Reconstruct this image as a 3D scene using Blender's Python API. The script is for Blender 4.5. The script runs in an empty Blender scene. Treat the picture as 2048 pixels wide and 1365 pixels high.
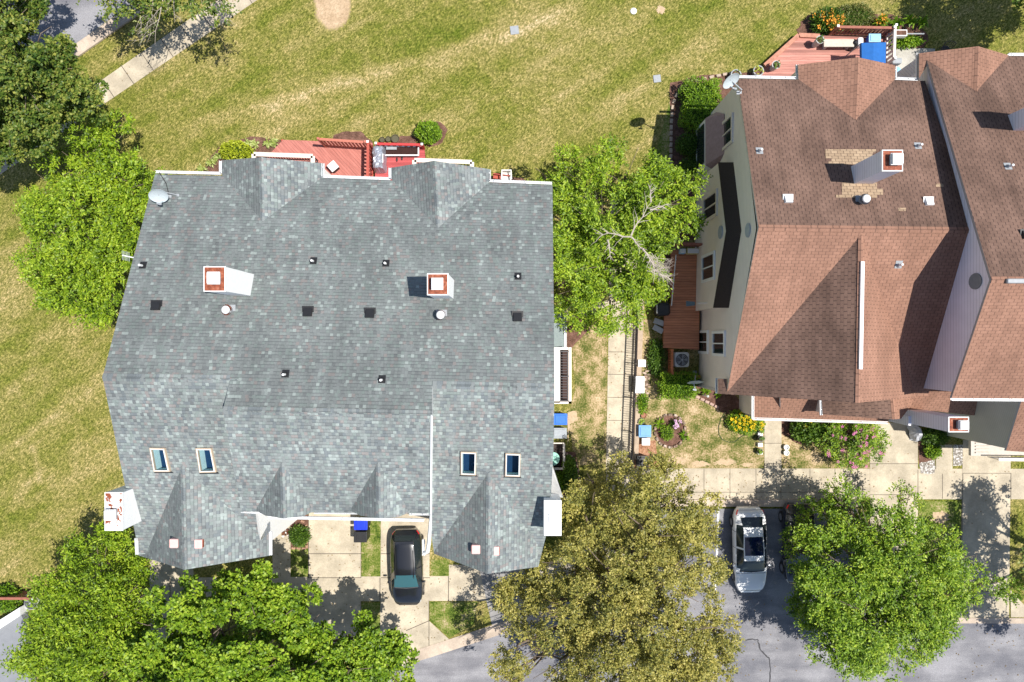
import bpy, math, random
import numpy as np
from mathutils import Vector
from mathutils.geometry import tessellate_polygon
C = bpy.context.scene
COL = C.collection
H = 40.0
F = 1365.33

# ------------------------------------------------------------------ camera, sky, sun
cd = bpy.data.cameras.new("camera"); cam = bpy.data.objects.new("camera", cd); COL.objects.link(cam)
cd.lens = 24.0; cd.sensor_width = 36.0; cd.clip_end = 2000; cd.clip_start = 0.5
cam.location = (0, 0, H); cam.rotation_euler = (0, 0, 0); C.camera = cam
SUN = Vector((0.43, -0.05, 1.0)).normalized()
elev = math.asin(SUN.z); azim = math.atan2(SUN.x, SUN.y)
w = bpy.data.worlds.new("World"); C.world = w; w.use_nodes = True
nt = w.node_tree; bg = nt.nodes["Background"]
sk = nt.nodes.new("ShaderNodeTexSky"); sk.sky_type = 'NISHITA'; sk.sun_disc = False
sk.sun_elevation = elev; sk.sun_rotation = azim; sk.air_density = 1.0; sk.dust_density = 0.6
nt.links.new(sk.outputs[0], bg.inputs[0]); bg.inputs[1].default_value = 0.10
sl = bpy.data.lights.new("sun", 'SUN'); so = bpy.data.objects.new("sun", sl); COL.objects.link(so)
sl.energy = 5.0; sl.angle = math.radians(0.5); sl.color = (1.0, 0.955, 0.88)
so.rotation_euler = SUN.to_track_quat('Z', 'Y').to_euler(); so.location = (15, -2, 36)
C.view_settings.view_transform = 'Standard'; C.view_settings.look = 'None'
C.view_settings.exposure = 0.32; C.view_settings.gamma = 1.0
C.cycles.max_bounces = 6; C.cycles.transparent_max_bounces = 8

# ------------------------------------------------------------------ helpers
def P(px, py, z=0.0):
    d = H - z
    return Vector(((px - 1024) * d / F, (682.5 - py) * d / F, z))
def R(px, py, pl):                       # pixel ray meets plane z = a + bX + cY
    u = (px - 1024) / F; v = (682.5 - py) / F; a, b, c = pl
    d = (H - a) / (1 + b * u + c * v)
    return Vector((u * d, v * d, H - d))
def RP(px, py, p0, n):                   # pixel ray meets any plane
    r = Vector(((px - 1024) / F, (682.5 - py) / F, -1.0)); o = Vector((0, 0, H))
    t = (Vector(p0) - o).dot(Vector(n)) / r.dot(Vector(n)); return o + r * t
def plane3(p, q, r):
    n = (q - p).cross(r - p); b = -n.x / n.z; c = -n.y / n.z
    return (p.z - b * p.x - c * p.y, b, c)
def zpl(pl, x, y): return pl[0] + pl[1] * x + pl[2] * y
ORG = {}
def org(o):
    v = Vector((0, 0, 0))
    while o is not None:
        v += ORG.get(o.name, Vector((0, 0, 0))); o = o.parent
    return v
def tag(o, label=None, cat=None, group=None, kind=None):
    if label: o["label"] = label
    if cat: o["category"] = cat
    if group: o["group"] = group
    if kind: o["kind"] = kind
    return o
def thing(name, label, cat, loc, group=None):
    o = bpy.data.objects.new(name, None); COL.objects.link(o); o.location = loc
    o.empty_display_size = 0.3; ORG[o.name] = Vector(loc)
    return tag(o, label, cat, group)
class MB:
    def __init__(s): s.v = []; s.f = []; s.m = []; s.uv = []; s.sm = False
    def face(s, pts, m=0, uv=None):
        i = len(s.v); s.v += [tuple(p) for p in pts]; s.f.append(list(range(i, i + len(pts)))); s.m.append(m); s.uv.append(uv)
        return s
    def mesh(s, verts, faces, m=0):
        i = len(s.v); s.v += [tuple(p) for p in verts]
        for f in faces: s.f.append([i + k for k in f]); s.m.append(m); s.uv.append(None)
        return s
    def hexa(s, b, t, m=0):              # bottom 4 and top 4 corners (counter-clockwise from above)
        n = len(b); vs = list(b) + list(t)
        fs = [list(range(n))[::-1], list(range(n, 2 * n))] + [[k, (k + 1) % n, n + (k + 1) % n, n + k] for k in range(n)]
        return s.mesh(vs, fs, m)
    def box(s, c, d, rz=0.0, m=0, bev=0.0):
        x, y, z = d[0] / 2, d[1] / 2, d[2] / 2; cs, sn = math.cos(rz), math.sin(rz)
        def t(a, b, e): return (c[0] + a * cs - b * sn, c[1] + a * sn + b * cs, c[2] + e)
        if bev <= 0:
            o = [(-x, -y), (x, -y), (x, y), (-x, y)]
            return s.hexa([t(a, b, -z) for a, b in o], [t(a, b, z) for a, b in o], m)
        r = min(bev, x * .9, y * .9, z * .9)
        def ring(ix, iz):
            xx, yy = x - ix, y - ix; q = r
            o = [(-xx + q, -yy), (xx - q, -yy), (xx, -yy + q), (xx, yy - q), (xx - q, yy), (-xx + q, yy), (-xx, yy - q), (-xx, -yy + q)]
            return [t(a, b, iz) for a, b in o]
        rings = [ring(r * .6, -z), ring(0, -z + r), ring(0, z - r), ring(r * .3, z - r * .3), ring(r * .9, z)]
        vs = sum(rings, []); fs = [list(range(8))[::-1], list(range(32, 40))]
        for k in range(4):
            for j in range(8):
                a = k * 8 + j; b2 = k * 8 + (j + 1) % 8; fs.append([a, b2, b2 + 8, a + 8])
        return s.mesh(vs, fs, m)
    def prism(s, pts, z0, z1, m=0):
        if sum(a[0] * b[1] - b[0] * a[1] for a, b in zip(pts, pts[1:] + pts[:1])) < 0: pts = pts[::-1]
        return s.hexa([(p[0], p[1], z0) for p in pts], [(p[0], p[1], z1) for p in pts], m)
    def tube(s, pts, rad, n=6, m=0, cap=True):
        pts = [Vector(p) for p in pts]
        if not hasattr(rad, '__len__'): rad = [rad] * len(pts)
        vs = []; k = len(pts)
        for i, p in enumerate(pts):
            d = (pts[min(i + 1, k - 1)] - pts[max(i - 1, 0)])
            if d.length < 1e-9: d = Vector((0, 0, 1))
            d.normalize(); a = d.orthogonal() if abs(d.z) > .9 else d.cross(Vector((0, 0, 1)))
            a.normalize(); b = d.cross(a)
            for j in range(n):
                t = 2 * math.pi * j / n; vs.append(p + (a * math.cos(t) + b * math.sin(t)) * rad[i])
        fs = [[i * n + j, i * n + (j + 1) % n, (i + 1) * n + (j + 1) % n, (i + 1) * n + j] for i in range(k - 1) for j in range(n)]
        if cap: fs += [list(range(n))[::-1], [(k - 1) * n + j for j in range(n)]]
        return s.mesh(vs, fs, m)
    def lathe(s, c, prof, n=16, m=0, sx=1, sy=1):     # prof: (radius, z)
        vs = []
        for r, z in prof:
            for j in range(n):
                t = 2 * math.pi * j / n; vs.append((c[0] + r * sx * math.cos(t), c[1] + r * sy * math.sin(t), c[2] + z))
        k = len(prof); fs = [[i * n + j, i * n + (j + 1) % n, (i + 1) * n + (j + 1) % n, (i + 1) * n + j] for i in range(k - 1) for j in range(n)]
        fs += [list(range(n))[::-1], [(k - 1) * n + j for j in range(n)]]
        return s.mesh(vs, fs, m)
    def build(s, name, mats, parent=None, smooth=False):
        off = org(parent) if parent is not None else Vector((0, 0, 0))
        me = bpy.data.meshes.new(name)
        me.from_pydata([(x - off.x, y - off.y, z - off.z) for x, y, z in s.v], [], s.f)
        if not isinstance(mats, (list, tuple)): mats = [mats]
        for mt in mats: me.materials.append(mt)
        me.polygons.foreach_set("material_index", s.m)
        if any(u is not None for u in s.uv):
            ul = me.uv_layers.new(name="UVMap"); k = 0
            for f, u in zip(s.f, s.uv):
                for j in range(len(f)):
                    ul.data[k].uv = u[j] if u is not None else (0, 0); k += 1
        if smooth: me.polygons.foreach_set("use_smooth", [True] * len(me.polygons))
        me.update()
        o = bpy.data.objects.new(name, me); COL.objects.link(o); o.parent = parent
        return o
def single(mb, name, mats, label, cat, group=None, smooth=False, loc=None):
    """a thing that is one mesh"""
    if loc is None:
        a = np.array(mb.v); loc = Vector((float(a[:, 0].mean()), float(a[:, 1].mean()), float(a[:, 2].min())))
    mb.v = [(x - loc[0], y - loc[1], z - loc[2]) for x, y, z in mb.v]
    o = mb.build(name, mats, None, smooth); o.location = loc; ORG[o.name] = Vector(loc)
    return tag(o, label, cat, group)
def copy_tree(o, parent=None):
    c = o.copy(); COL.objects.link(c); c.parent = parent
    for ch in list(o.children): copy_tree(ch, c)
    return c

# ------------------------------------------------------------------ materials
class N:
    def __init__(s, name, rough=0.8, spec=0.3, metal=0.0):
        s.m = bpy.data.materials.new(name); s.m.use_nodes = True; s.t = s.m.node_tree
        s.b = s.t.nodes["Principled BSDF"]; s.b.inputs["Roughness"].default_value = rough
        s.b.inputs["Specular IOR Level"].default_value = spec; s.b.inputs["Metallic"].default_value = metal
    def n(s, typ, ins=None, **kw):
        nd = s.t.nodes.new(typ)
        for k, v in kw.items(): setattr(nd, k, v)
        for k, v in (ins or {}).items():
            if hasattr(v, 'is_linked') or isinstance(v, bpy.types.NodeSocket): s.t.links.new(v, nd.inputs[k])
            else: nd.inputs[k].default_value = v
        return nd
    def math(s, op, a, b=None, clamp=False):
        nd = s.n('ShaderNodeMath', operation=op, use_clamp=clamp)
        for i, x in enumerate((a, b)):
            if x is None: continue
            if isinstance(x, bpy.types.NodeSocket): s.t.links.new(x, nd.inputs[i])
            else: nd.inputs[i].default_value = x
        return nd.outputs[0]
    def noise(s, vec, scale, detail=3, rough=.55, out=0):
        return s.n('ShaderNodeTexNoise', {'Vector': vec, 'Scale': scale, 'Detail': detail, 'Roughness': rough}).outputs[out]
    def ramp(s, fac, stops, interp='LINEAR'):
        nd = s.n('ShaderNodeValToRGB', {0: fac}); cr = nd.color_ramp; cr.interpolation = interp
        while len(cr.elements) < len(stops): cr.elements.new(0.5)
        for e, (p, c) in zip(cr.elements, stops): e.position = p; e.color = (*c, 1) if len(c) == 3 else c
        return nd.outputs[0]
    def mix(s, fac, a, b, mode='MIX'):
        nd = s.n('ShaderNodeMix', data_type='RGBA', blend_type=mode)
        for k, x in ((0, fac), (6, a), (7, b)):
            if isinstance(x, bpy.types.NodeSocket): s.t.links.new(x, nd.inputs[k])
            else: nd.inputs[k].default_value = x if not isinstance(x, tuple) or len(x) == 4 else (*x, 1)
        return nd.outputs[2]
    def color(s, c):
        if isinstance(c, bpy.types.NodeSocket): s.t.links.new(c, s.b.inputs["Base Color"])
        else: s.b.inputs["Base Color"].default_value = (*c, 1)
        return s
    def bump(s, h, strength=.4, dist=.02):
        b = s.n('ShaderNodeBump', {'Height': h, 'Strength': strength, 'Distance': dist}); s.t.links.new(b.outputs[0], s.b.inputs["Normal"]); return s
    def obj(s): return s.n('ShaderNodeTexCoord').outputs['Object']
    def gen(s): return s.n('ShaderNodeNewGeometry').outputs['Position']
    def uv(s): return s.n('ShaderNodeTexCoord').outputs['UV']
_c = {}
def plain(name, c, rough=.6, spec=.4, metal=0.0, var=.12, scale=6.0):
    if name in _c: return _c[name]
    m = N(name, rough, spec, metal); g = m.gen()
    f = m.noise(g, scale, 4, .6)
    m.color(m.ramp(f, [(.3, tuple(x * (1 - var) for x in c)), (.7, tuple(min(1, x * (1 + var * .6)) for x in c))]))
    _c[name] = m.m; return m.m
def vscale(m, vec, s, rz=0.0, loc=(0, 0, 0)):
    if rz: vec = m.n('ShaderNodeMapping', {'Vector': vec, 'Rotation': (0, 0, rz)}).outputs[0]
    return m.n('ShaderNodeMapping', {'Vector': vec, 'Scale': s, 'Location': loc}).outputs[0]

def m_grass():
    m = N("lawn_grass", .9, .15); g = m.gen()
    big = m.noise(vscale(m, g, (.13, .22, .1), math.radians(-30)), 1.0, 4, .6)
    stripe = m.noise(vscale(m, g, (.09, .75, .1), math.radians(-31), (3, 1, 0)), 1.0, 3, .6)
    mid = m.noise(g, 1.2, 5, .7)
    fine = m.noise(vscale(m, g, (1.5, .8, .2), math.radians(40)), 6.0, 3, .85)
    fine2 = m.noise(vscale(m, g, (.8, 1.5, .2), math.radians(25)), 15.0, 2, .85)
    dry = m.math('ADD', m.math('MULTIPLY', big, .55), m.math('MULTIPLY', stripe, .40))
    dry = m.math('ADD', dry, m.math('MULTIPLY', mid, .38))
    sep = m.n('ShaderNodeSeparateXYZ', {0: g}); wn = m.noise(g, .35, 3, .6); edge = m.noise(g, 2.6, 3, .7)
    for (x0, y0, x1, y1, wd, amt) in ((470, 228, 860, 116, .40, .16), (860, 116, 1140, 22, .45, .14), (250, 284, 470, 228, .5, .06), (0, 800, 150, 690, .35, .10), (0, 910, 215, 745, .35, .10), (0, 1000, 90, 950, .5, .08), (1200, 250, 1440, 60, .7, .07), (75, 905, 84, 950, .2, .12), (84, 950, 20, 1010, .25, .12), (30, 620, 20, 480, 1.4, .08)):
        A, Bz = ((x0 - 1024) * H / F, (682.5 - y0) * H / F), ((x1 - 1024) * H / F, (682.5 - y1) * H / F)
        dx, dy = Bz[0] - A[0], Bz[1] - A[1]; L = math.hypot(dx, dy); dx /= L; dy /= L
        al = m.math('ADD', m.math('MULTIPLY', sep.outputs[0], dx), m.math('ADD', m.math('MULTIPLY', sep.outputs[1], dy), -(A[0] * dx + A[1] * dy)))
        pr = m.math('ADD', m.math('MULTIPLY', sep.outputs[0], -dy), m.math('ADD', m.math('MULTIPLY', sep.outputs[1], dx), A[0] * dy - A[1] * dx))
        pr = m.math('ADD', pr, m.math('MULTIPLY', m.math('SUBTRACT', wn, .5), 1.6))
        pr = m.math('SUBTRACT', 1.0, m.math('DIVIDE', m.math('ABSOLUTE', pr), wd * 1.6), True)
        en = m.math('SUBTRACT', 1.0, m.math('DIVIDE', m.math('ABSOLUTE', m.math('SUBTRACT', al, L / 2)), L / 2 + .6), True)
        en = m.math('MULTIPLY', en, 4.0, True)
        k = m.math('MULTIPLY', m.math('MULTIPLY', pr, en), m.math('MULTIPLY', edge, 2.0))
        dry = m.math('ADD', dry, m.math('MULTIPLY', k, amt * .9))
    base = m.ramp(dry, [(.49, (.095, .130, .012)), (.60, (.165, .172, .033)), (.69, (.235, .212, .064)), (.79, (.32, .265, .11)), (.93, (.46, .37, .21))])
    cx, cy = (665 - 1024) * H / F, (682.5 - 8) * H / F
    ex = m.math('DIVIDE', m.math('SUBTRACT', sep.outputs[0], cx), 1.12); ey = m.math('DIVIDE', m.math('SUBTRACT', sep.outputs[1], cy), 1.62)
    dd = m.math('SQRT', m.math('ADD', m.math('MULTIPLY', ex, ex), m.math('MULTIPLY', ey, ey)))
    dd = m.math('ADD', dd, m.math('ADD', m.math('MULTIPLY', m.math('SUBTRACT', mid, .5), .55), m.math('MULTIPLY', m.math('SUBTRACT', fine, .5), .5)))
    bare = m.ramp(dd, [(.86, (1, 1, 1)), (1.0, (0, 0, 0))])
    spk = m.math('ADD', m.math('MULTIPLY', fine, .6), m.math('MULTIPLY', fine2, .4))
    spr = m.ramp(spk, [(.38, (.20, .25, .12)), (.46, (.62, .68, .5)), (.52, (1.0, 1.0, .95)), (.58, (1.75, 1.6, 1.8)), (.66, (2.9, 2.5, 3.4))])
    soil = m.mix(1.0, m.ramp(mid, [(.3, (.40, .28, .17)), (.7, (.56, .42, .28))]), m.ramp(spk, [(.40, (.72, .7, .66)), (.5, (1, 1, 1)), (.62, (1.2, 1.2, 1.2))]), 'MULTIPLY')
    m.color(m.mix(bare, m.mix(1.0, base, spr, 'MULTIPLY'), soil)); m.bump(spk, .9, .06); return m.m
def m_asphalt():
    m = N("asphalt", .85, .3); g = m.gen()
    f = m.noise(g, 26, 3, .8); b = m.noise(g, .35, 4, .6); st = m.noise(vscale(m, g, (.25, 1.2, 1)), 1.2, 3)
    base = m.ramp(m.math('ADD', m.math('MULTIPLY', b, .6), m.math('MULTIPLY', st, .4)), [(.40, (.150, .150, .168)), (.50, (.21, .207, .222)), (.60, (.29, .285, .30))])
    m.color(m.mix(1, base, m.ramp(f, [(.35, (.72, .72, .74)), (.52, (1, 1, 1)), (.72, (1.5, 1.5, 1.48))]), 'MULTIPLY')); m.bump(f, .5, .01); return m.m
def m_concrete(name="concrete", c=(.49, .425, .325)):
    m = N(name, .85, .2); g = m.gen()
    a = m.noise(g, .9, 5, .62); f = m.noise(g, 14, 4, .7); sp = m.noise(g, 38, 2, .6)
    base = m.ramp(a, [(.32, tuple(x * .76 for x in c)), (.48, tuple(x * .95 for x in c)), (.64, tuple(min(1, x * 1.2) for x in c))])
    k = m.mix(1, base, m.ramp(f, [(.3, (.86, .85, .83)), (.6, (1.04, 1.04, 1.04))]), 'MULTIPLY')
    m.color(m.mix(1, k, m.ramp(sp, [(.26, (.6, .57, .53)), (.36, (1, 1, 1))]), 'MULTIPLY')); m.bump(f, .15, .01); return m.m
def m_shingle(name, stops, row, tab, dark=.7, slot=False, stain=(.75, 1.08), noisec=.10, lined=.5):
    m = N(name, .9, .15); uv = m.uv()
    sep = m.n('ShaderNodeSeparateXYZ', {0: uv}); u, v = sep.outputs[0], sep.outputs[1]
    r = m.math('DIVIDE', v, row); ri = m.math('FLOOR', r); rf = m.math('FRACT', r)
    wn = m.n('ShaderNodeTexWhiteNoise', {'W': ri}, noise_dimensions='1D').outputs['Value']
    off = m.math('MULTIPLY', wn, 7.0) if not slot else m.math('MULTIPLY', m.math('MODULO', ri, 2.0), .5)
    q = m.math('ADD', m.math('DIVIDE', u, tab), off)
    qi = m.math('FLOOR', q); qf = m.math('FRACT', q)
    cv = m.n('ShaderNodeCombineXYZ', {0: qi, 1: ri, 2: 0.0}).outputs[0]
    rnd = m.n('ShaderNodeTexWhiteNoise', {'Vector': cv}, noise_dimensions='3D')
    base = m.ramp(rnd.outputs['Value'], stops, 'CONSTANT' if not slot else 'LINEAR')
    g = m.gen(); big = m.math('ADD', m.math('MULTIPLY', m.noise(vscale(m, g, (1.9, .22, .3)), .8, 5, .65), .5), m.math('MULTIPLY', m.noise(g, .5, 4, .6), .5))
    base = m.mix(1, base, m.ramp(big, [(.38, (stain[0],) * 3), (.62, (stain[1],) * 3)]), 'MULTIPLY')
    fn = m.noise(g, 30, 2, .8)
    base = m.mix(1, base, m.ramp(fn, [(.3, (1 - noisec * 1.6,) * 3), (.7, (1 + noisec,) * 3)]), 'MULTIPLY')
    line = m.math('LESS_THAN', rf, .20 if not slot else .12)  # shadow below each shingle course, painted as a dark line
    gap = m.math('LESS_THAN', qf, .07 if not slot else .11)
    if slot:
        gapm = m.math('MULTIPLY', gap, 1.0)
        base = m.mix(m.math('MULTIPLY', line, lined), base, (.05, .03, .03, 1)); base = m.mix(m.math('MULTIPLY', gapm, dark), base, (.03, .02, .02, 1))
    else:
        on = m.math('MULTIPLY', line, m.math('GREATER_THAN', m.n('ShaderNodeTexWhiteNoise', {'Vector': m.n('ShaderNodeVectorMath', {0: cv, 1: (5.3, 1.7, 2)}, operation='ADD').outputs[0]}, noise_dimensions='3D').outputs['Value'], .25))
        base = m.mix(m.math('MULTIPLY', on, dark), base, (.03, .035, .04, 1)); base = m.mix(m.math('MULTIPLY', gap, .25), base, (.03, .035, .04, 1))
    m.color(base)
    hgt = m.math('SUBTRACT', rnd.outputs['Value'], m.math('MULTIPLY', rf, 1.0)); m.bump(hgt, .35, .012); return m.m
def m_leaf(name, dark, mid, light, trans=.35, sat=None, rough=.5):
    m = N(name, rough, .35); t = m.t; gi = m.n('ShaderNodeNewGeometry')
    rnd = gi.outputs['Random Per Island']; g = gi.outputs['Position']
    cl = m.noise(g, .75, 3, .6)
    f = m.math('ADD', m.math('MULTIPLY', rnd, .55), m.math('MULTIPLY', cl, .9)); f = m.math('SUBTRACT', f, .22)
    col = m.ramp(f, [(.15, dark), (.5, mid), (.85, light)])
    m.color(col)
    tr = m.n('ShaderNodeBsdfTranslucent', {'Color': m.mix(1, col, (1.3, 1.3, .5, 1), 'MULTIPLY')})
    mx = m.n('ShaderNodeMixShader', {0: trans}); t.links.new(m.b.outputs[0], mx.inputs[1]); t.links.new(tr.outputs[0], mx.inputs[2])
    t.links.new(mx.outputs[0], t.nodes['Material Output'].inputs[0]); return m.m
def m_boards(name, c, ang, wid, var=.18, gapd=.6):
    m = N(name, .7, .3); g = m.gen()
    r = vscale(m, g, (1, 1, 1), ang); sep = m.n('ShaderNodeSeparateXYZ', {0: r})
    q = m.math('DIVIDE', sep.outputs[0], wid); qi = m.math('FLOOR', q); qf = m.math('FRACT', q)
    wn = m.n('ShaderNodeTexWhiteNoise', {'W': qi}, noise_dimensions='1D').outputs['Value']
    base = m.ramp(wn, [(0, tuple(x * (1 - var) for x in c)), (1, tuple(x * (1 + var) for x in c))])
    wear = m.noise(vscale(m, r, (9, .8, 1)), 1.5, 4, .65)
    base = m.mix(1, base, m.ramp(wear, [(.3, (.78, .74, .74)), (.62, (1.1, 1.12, 1.14))]), 'MULTIPLY')
    m.color(m.mix(m.math('MULTIPLY', m.math('LESS_THAN', qf, .10), gapd), base, (.02, .01, .01, 1))); return m.m
def m_siding(name, c, lap=.16, dirt=.12, vert=False):
    m = N(name, .65, .3); g = m.gen(); sep = m.n('ShaderNodeSeparateXYZ', {0: g})
    f = m.math('FRACT', m.math('DIVIDE', sep.outputs[1 if vert else 2], lap))
    a = m.noise(g, 1.3, 4)
    base = m.ramp(a, [(.3, tuple(x * (1 - dirt) for x in c)), (.7, c)])
    m.color(m.mix(m.math('MULTIPLY', m.math('LESS_THAN', f, .12), .4), base, tuple(x * .3 for x in c) + (1,)))
    m.bump(f, .5, .02); return m.m
def m_mottle(name, stops, scale, scale2=None, rough=.95, bump=.6, dist=.03, k2=.5):
    m = N(name, rough, .15); g = m.gen(); a = m.noise(g, scale, 4, .7)
    if scale2: a = m.math('ADD', m.math('MULTIPLY', a, 1 - k2), m.math('MULTIPLY', m.noise(g, scale2, 4, .6), k2))
    m.color(m.ramp(a, stops)); m.bump(a, bump, dist); return m.m
def m_vor(name, stops, scale, rough=.9):
    m = N(name, rough, .2); g = m.gen(); vo = m.n('ShaderNodeTexVoronoi', {'Vector': g, 'Scale': scale})
    s = m.n('ShaderNodeSeparateColor', {0: vo.outputs['Color']})
    c = m.ramp(s.outputs[0], stops); c = m.mix(1, c, m.ramp(vo.outputs['Distance'], [(.25, (1, 1, 1)), (.6, (.35, .33, .3))]), 'MULTIPLY')
    m.color(c); m.bump(vo.outputs['Distance'], -.6, .03); return m.m
def m_rust(name, white=(.78, .77, .74)):
    m = N(name, .5, .4); g = m.gen(); a = m.noise(g, 3.2, 4, .6)
    r = m.noise(g, 12, 3, .6)
    m.color(m.mix(m.ramp(a, [(.53, (0, 0, 0)), (.56, (1, 1, 1))]), (*white, 1), m.ramp(r, [(.3, (.16, .04, .02)), (.7, (.36, .10, .045))]))); return m.m
def m_rust2(name):
    m = N(name, .7, .3); g = m.gen(); r = m.noise(g, 7, 4, .6)
    m.color(m.ramp(r, [(.3, (.13, .035, .02)), (.6, (.34, .10, .05)), (.75, (.5, .3, .22))])); return m.m

GRASS = m_grass(); ASPH = m_asphalt(); CONC = m_concrete()
CONC2 = m_concrete("kerb_concrete", (.50, .41, .33))
CONCG = m_concrete("patio_concrete", (.42, .40, .36))
g1, g2, g3, g4, g5, g6 = (.185, .20, .205), (.215, .23, .235), (.25, .275, .275), (.21, .24, .235), (.245, .222, .22), (.315, .35, .34)
g1, g2, g3, g4, g5, g6 = [tuple(x * 1.20 for x in c) for c in ((.188, .205, .205), (.208, .228, .226), (.232, .262, .255), (.202, .236, .226), (.232, .218, .212), (.285, .325, .312))]
SHG = m_shingle("grey_shingle", [(0, g1), (.18, g2), (.36, (.19, .215, .225)), (.52, g4), (.66, g5), (.74, g3), (.86, g6), (.95, (.17, .185, .19))], .158, .150, .36)
SHGD = m_shingle('shaded_grey_shingle', [(0, tuple(x * .76 for x in g1)), (.2, tuple(x * .76 for x in g2)), (.42, (.178, .198, .195)), (.60, tuple(x * .76 for x in g4)), (.74, tuple(x * .76 for x in g5)), (.82, tuple(x * .76 for x in g3)), (.90, tuple(x * .80 for x in g6)), (.96, (.145, .158, .16))], .158, .150, .40, stain=(.80, 1.14))  # darker grey copy: shade of back slope and left gable faces put into colour
b1, b2, b3 = (.305, .168, .118), (.328, .181, .127), (.352, .195, .138)
SHB = m_shingle("brown_shingle", [(0, b1), (.5, b2), (1, b3)], .15, .33, .45, True, (.78, 1.10), .12, .34)
SHD = m_shingle('shaded_brown_shingle', [(0, (.180, .112, .086)), (.5, (.196, .122, .094)), (1, (.213, .133, .102))], .15, .33, .68, True, (.62, 1.18), .14, .22)  # darker brown copy for back and left-facing slopes, their shade painted in
SHT = m_shingle("tan_shingle", [(0, (.35, .25, .165)), (1, (.45, .33, .22))], .15, .30, .62, True, (.92, 1.06))
LF_A = m_leaf("birch_leaf", (.050, .100, .006), (.190, .310, .012), (.42, .52, .04), .20)
LF_B = m_leaf("oak_leaf", (.030, .075, .012), (.11, .175, .024), (.34, .35, .07), .2)
LF_M = m_leaf("maple_leaf", (.045, .100, .008), (.175, .300, .014), (.40, .51, .045), .20)
LF_O = m_leaf("olive_leaf", (.08, .10, .022), (.30, .285, .06), (.58, .50, .14), .22)
LF_E = m_leaf("elm_leaf", (.050, .105, .008), (.175, .300, .018), (.42, .52, .05), .20)
LF_H = m_leaf("hedge_leaf", (.07, .15, .010), (.17, .31, .015), (.34, .48, .04), .3)
LF_Y = m_leaf("golden_shrub_leaf", (.16, .21, .01), (.36, .42, .02), (.58, .62, .06), .3)
LF_D = m_leaf("dark_shrub_leaf", (.03, .07, .01), (.08, .16, .015), (.17, .27, .03), .3)
LF_P = m_leaf("pale_blade", (.22, .30, .05), (.45, .52, .16), (.72, .76, .4), .3)
BARK = plain("bark", (.20, .155, .12), .9, .1, var=.3, scale=9)
TWIG = plain("dry_twig", (.46, .40, .34), .9, .1, var=.2, scale=9)
WHITE = plain("white_trim", (.80, .80, .79), .5, .4, var=.05)
GUT = plain("gutter_white", (.76, .77, .78), .4, .5, var=.06)
CREAM = m_siding("cream_siding", (.82, .74, .67), .2, .08)
LILAC = m_siding("pale_siding", (.86, .85, .93), .2, .08)
GREENG = m_siding("sage_siding", (.45, .46, .42), .14, .1)
WHSID = plain("white_siding", (.90, .90, .89), .6, .3, var=.04)
PINKW = plain("pale_pink_paint", (.74, .66, .58), .5, .3, var=.06)
MULCH = m_mottle("mulch", [(.3, (.04, .02, .014)), (.48, (.13, .07, .05)), (.62, (.24, .13, .10)), (.75, (.36, .24, .19))], 16, 3)
DIRT = m_mottle("dirt", [(.3, (.34, .25, .14)), (.5, (.5, .37, .24)), (.7, (.60, .46, .32))], 6, 22)
YARD = m_mottle("patchy_yard", [(.38, (.05, .075, .014)), (.45, (.13, .14, .035)), (.50, (.24, .20, .08)), (.56, (.42, .31, .18)), (.64, (.60, .46, .30))], 11, 1.1, k2=.5)
SHADEG = m_mottle("green_turf", [(.3, (.035, .09, .01)), (.5, (.09, .19, .015)), (.7, (.17, .27, .03))], 13, 2)
PEB = m_vor("white_pebbles", [(0, (.42, .38, .35)), (.5, (.66, .63, .6)), (1, (.85, .83, .8))], 11)
STONE = m_vor("stone_edging_mat", [(0, (.35, .24, .18)), (.6, (.55, .42, .34)), (1, (.68, .58, .5))], 5)
REDDECK = m_boards("salmon_boards", (.47, .175, .14), math.radians(-42), .15, .05, .45)
REDDECK2 = m_boards("red_boards", (.45, .085, .085), math.radians(90), .14, .15)
REDDECK3 = m_boards("worn_red_boards", (.42, .19, .15), math.radians(90), .14, .38)
BRDECK = m_boards("brown_boards", (.52, .21, .11), math.radians(90), .15, .12)
REDP = plain("red_paint", (.44, .09, .065), .6, .3, var=.15)
RAILR = plain("rust_red_wood", (.34, .13, .09), .7, .3, var=.2)
BLACK = plain("black_plastic", (.022, .022, .024), .45, .4)
DARKM = plain("dark_metal", (.035, .03, .035), .5, .5)
GLASSB = N("dark_blue_glass", .06, .6).color((.006, .03, .085)).m
GLASSD = N("dark_glass", .08, .6).color((.02, .028, .03)).m
TURQ = N("turquoise_glass", .07, .6).color((.035, .11, .125)).m
BLUE = plain("blue_plastic", (.03, .10, .52), .35, .5, var=.1)
BLUEC = plain("blue_canvas", (.02, .13, .42), .7, .2, var=.1)
LBLUE = plain("pale_blue_plastic", (.30, .55, .75), .35, .5)
GREYP = plain("grey_plastic", (.33, .35, .37), .5, .4)
RED = N("red_lens", .15, .6).color((.75, .015, .02)).m
PINK = plain("pink_hood", (.78, .48, .45), .5, .4, var=.08)
RUST = m_rust("rust_patched_metal"); RUST2 = m_rust2("rusty_metal")
TANW = plain("beige_frame", (.58, .46, .34), .5, .3, var=.06)
TEAL = plain("teal_table", (.28, .55, .46), .5, .3, var=.08)
DISH = plain("dish_grey", (.50, .56, .58), .45, .4, var=.05)
DARKPENT = plain("dark_pent_shingle", (.045, .034, .032), .9, .2, var=.2, scale=14)
BUMP = plain("mauve_roof", (.36, .25, .25), .8, .2, var=.15)
SEALM = plain("crack_sealer", (.035, .035, .04), .6, .3)
JOINT = plain("joint_dark", (.10, .085, .07), .9, .1)
PAINTW = plain("stall_paint", (.72, .72, .72), .7, .2, var=.15)
YEL = plain("yellow_petal", (.85, .60, .03), .6, .2, var=.15)
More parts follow.
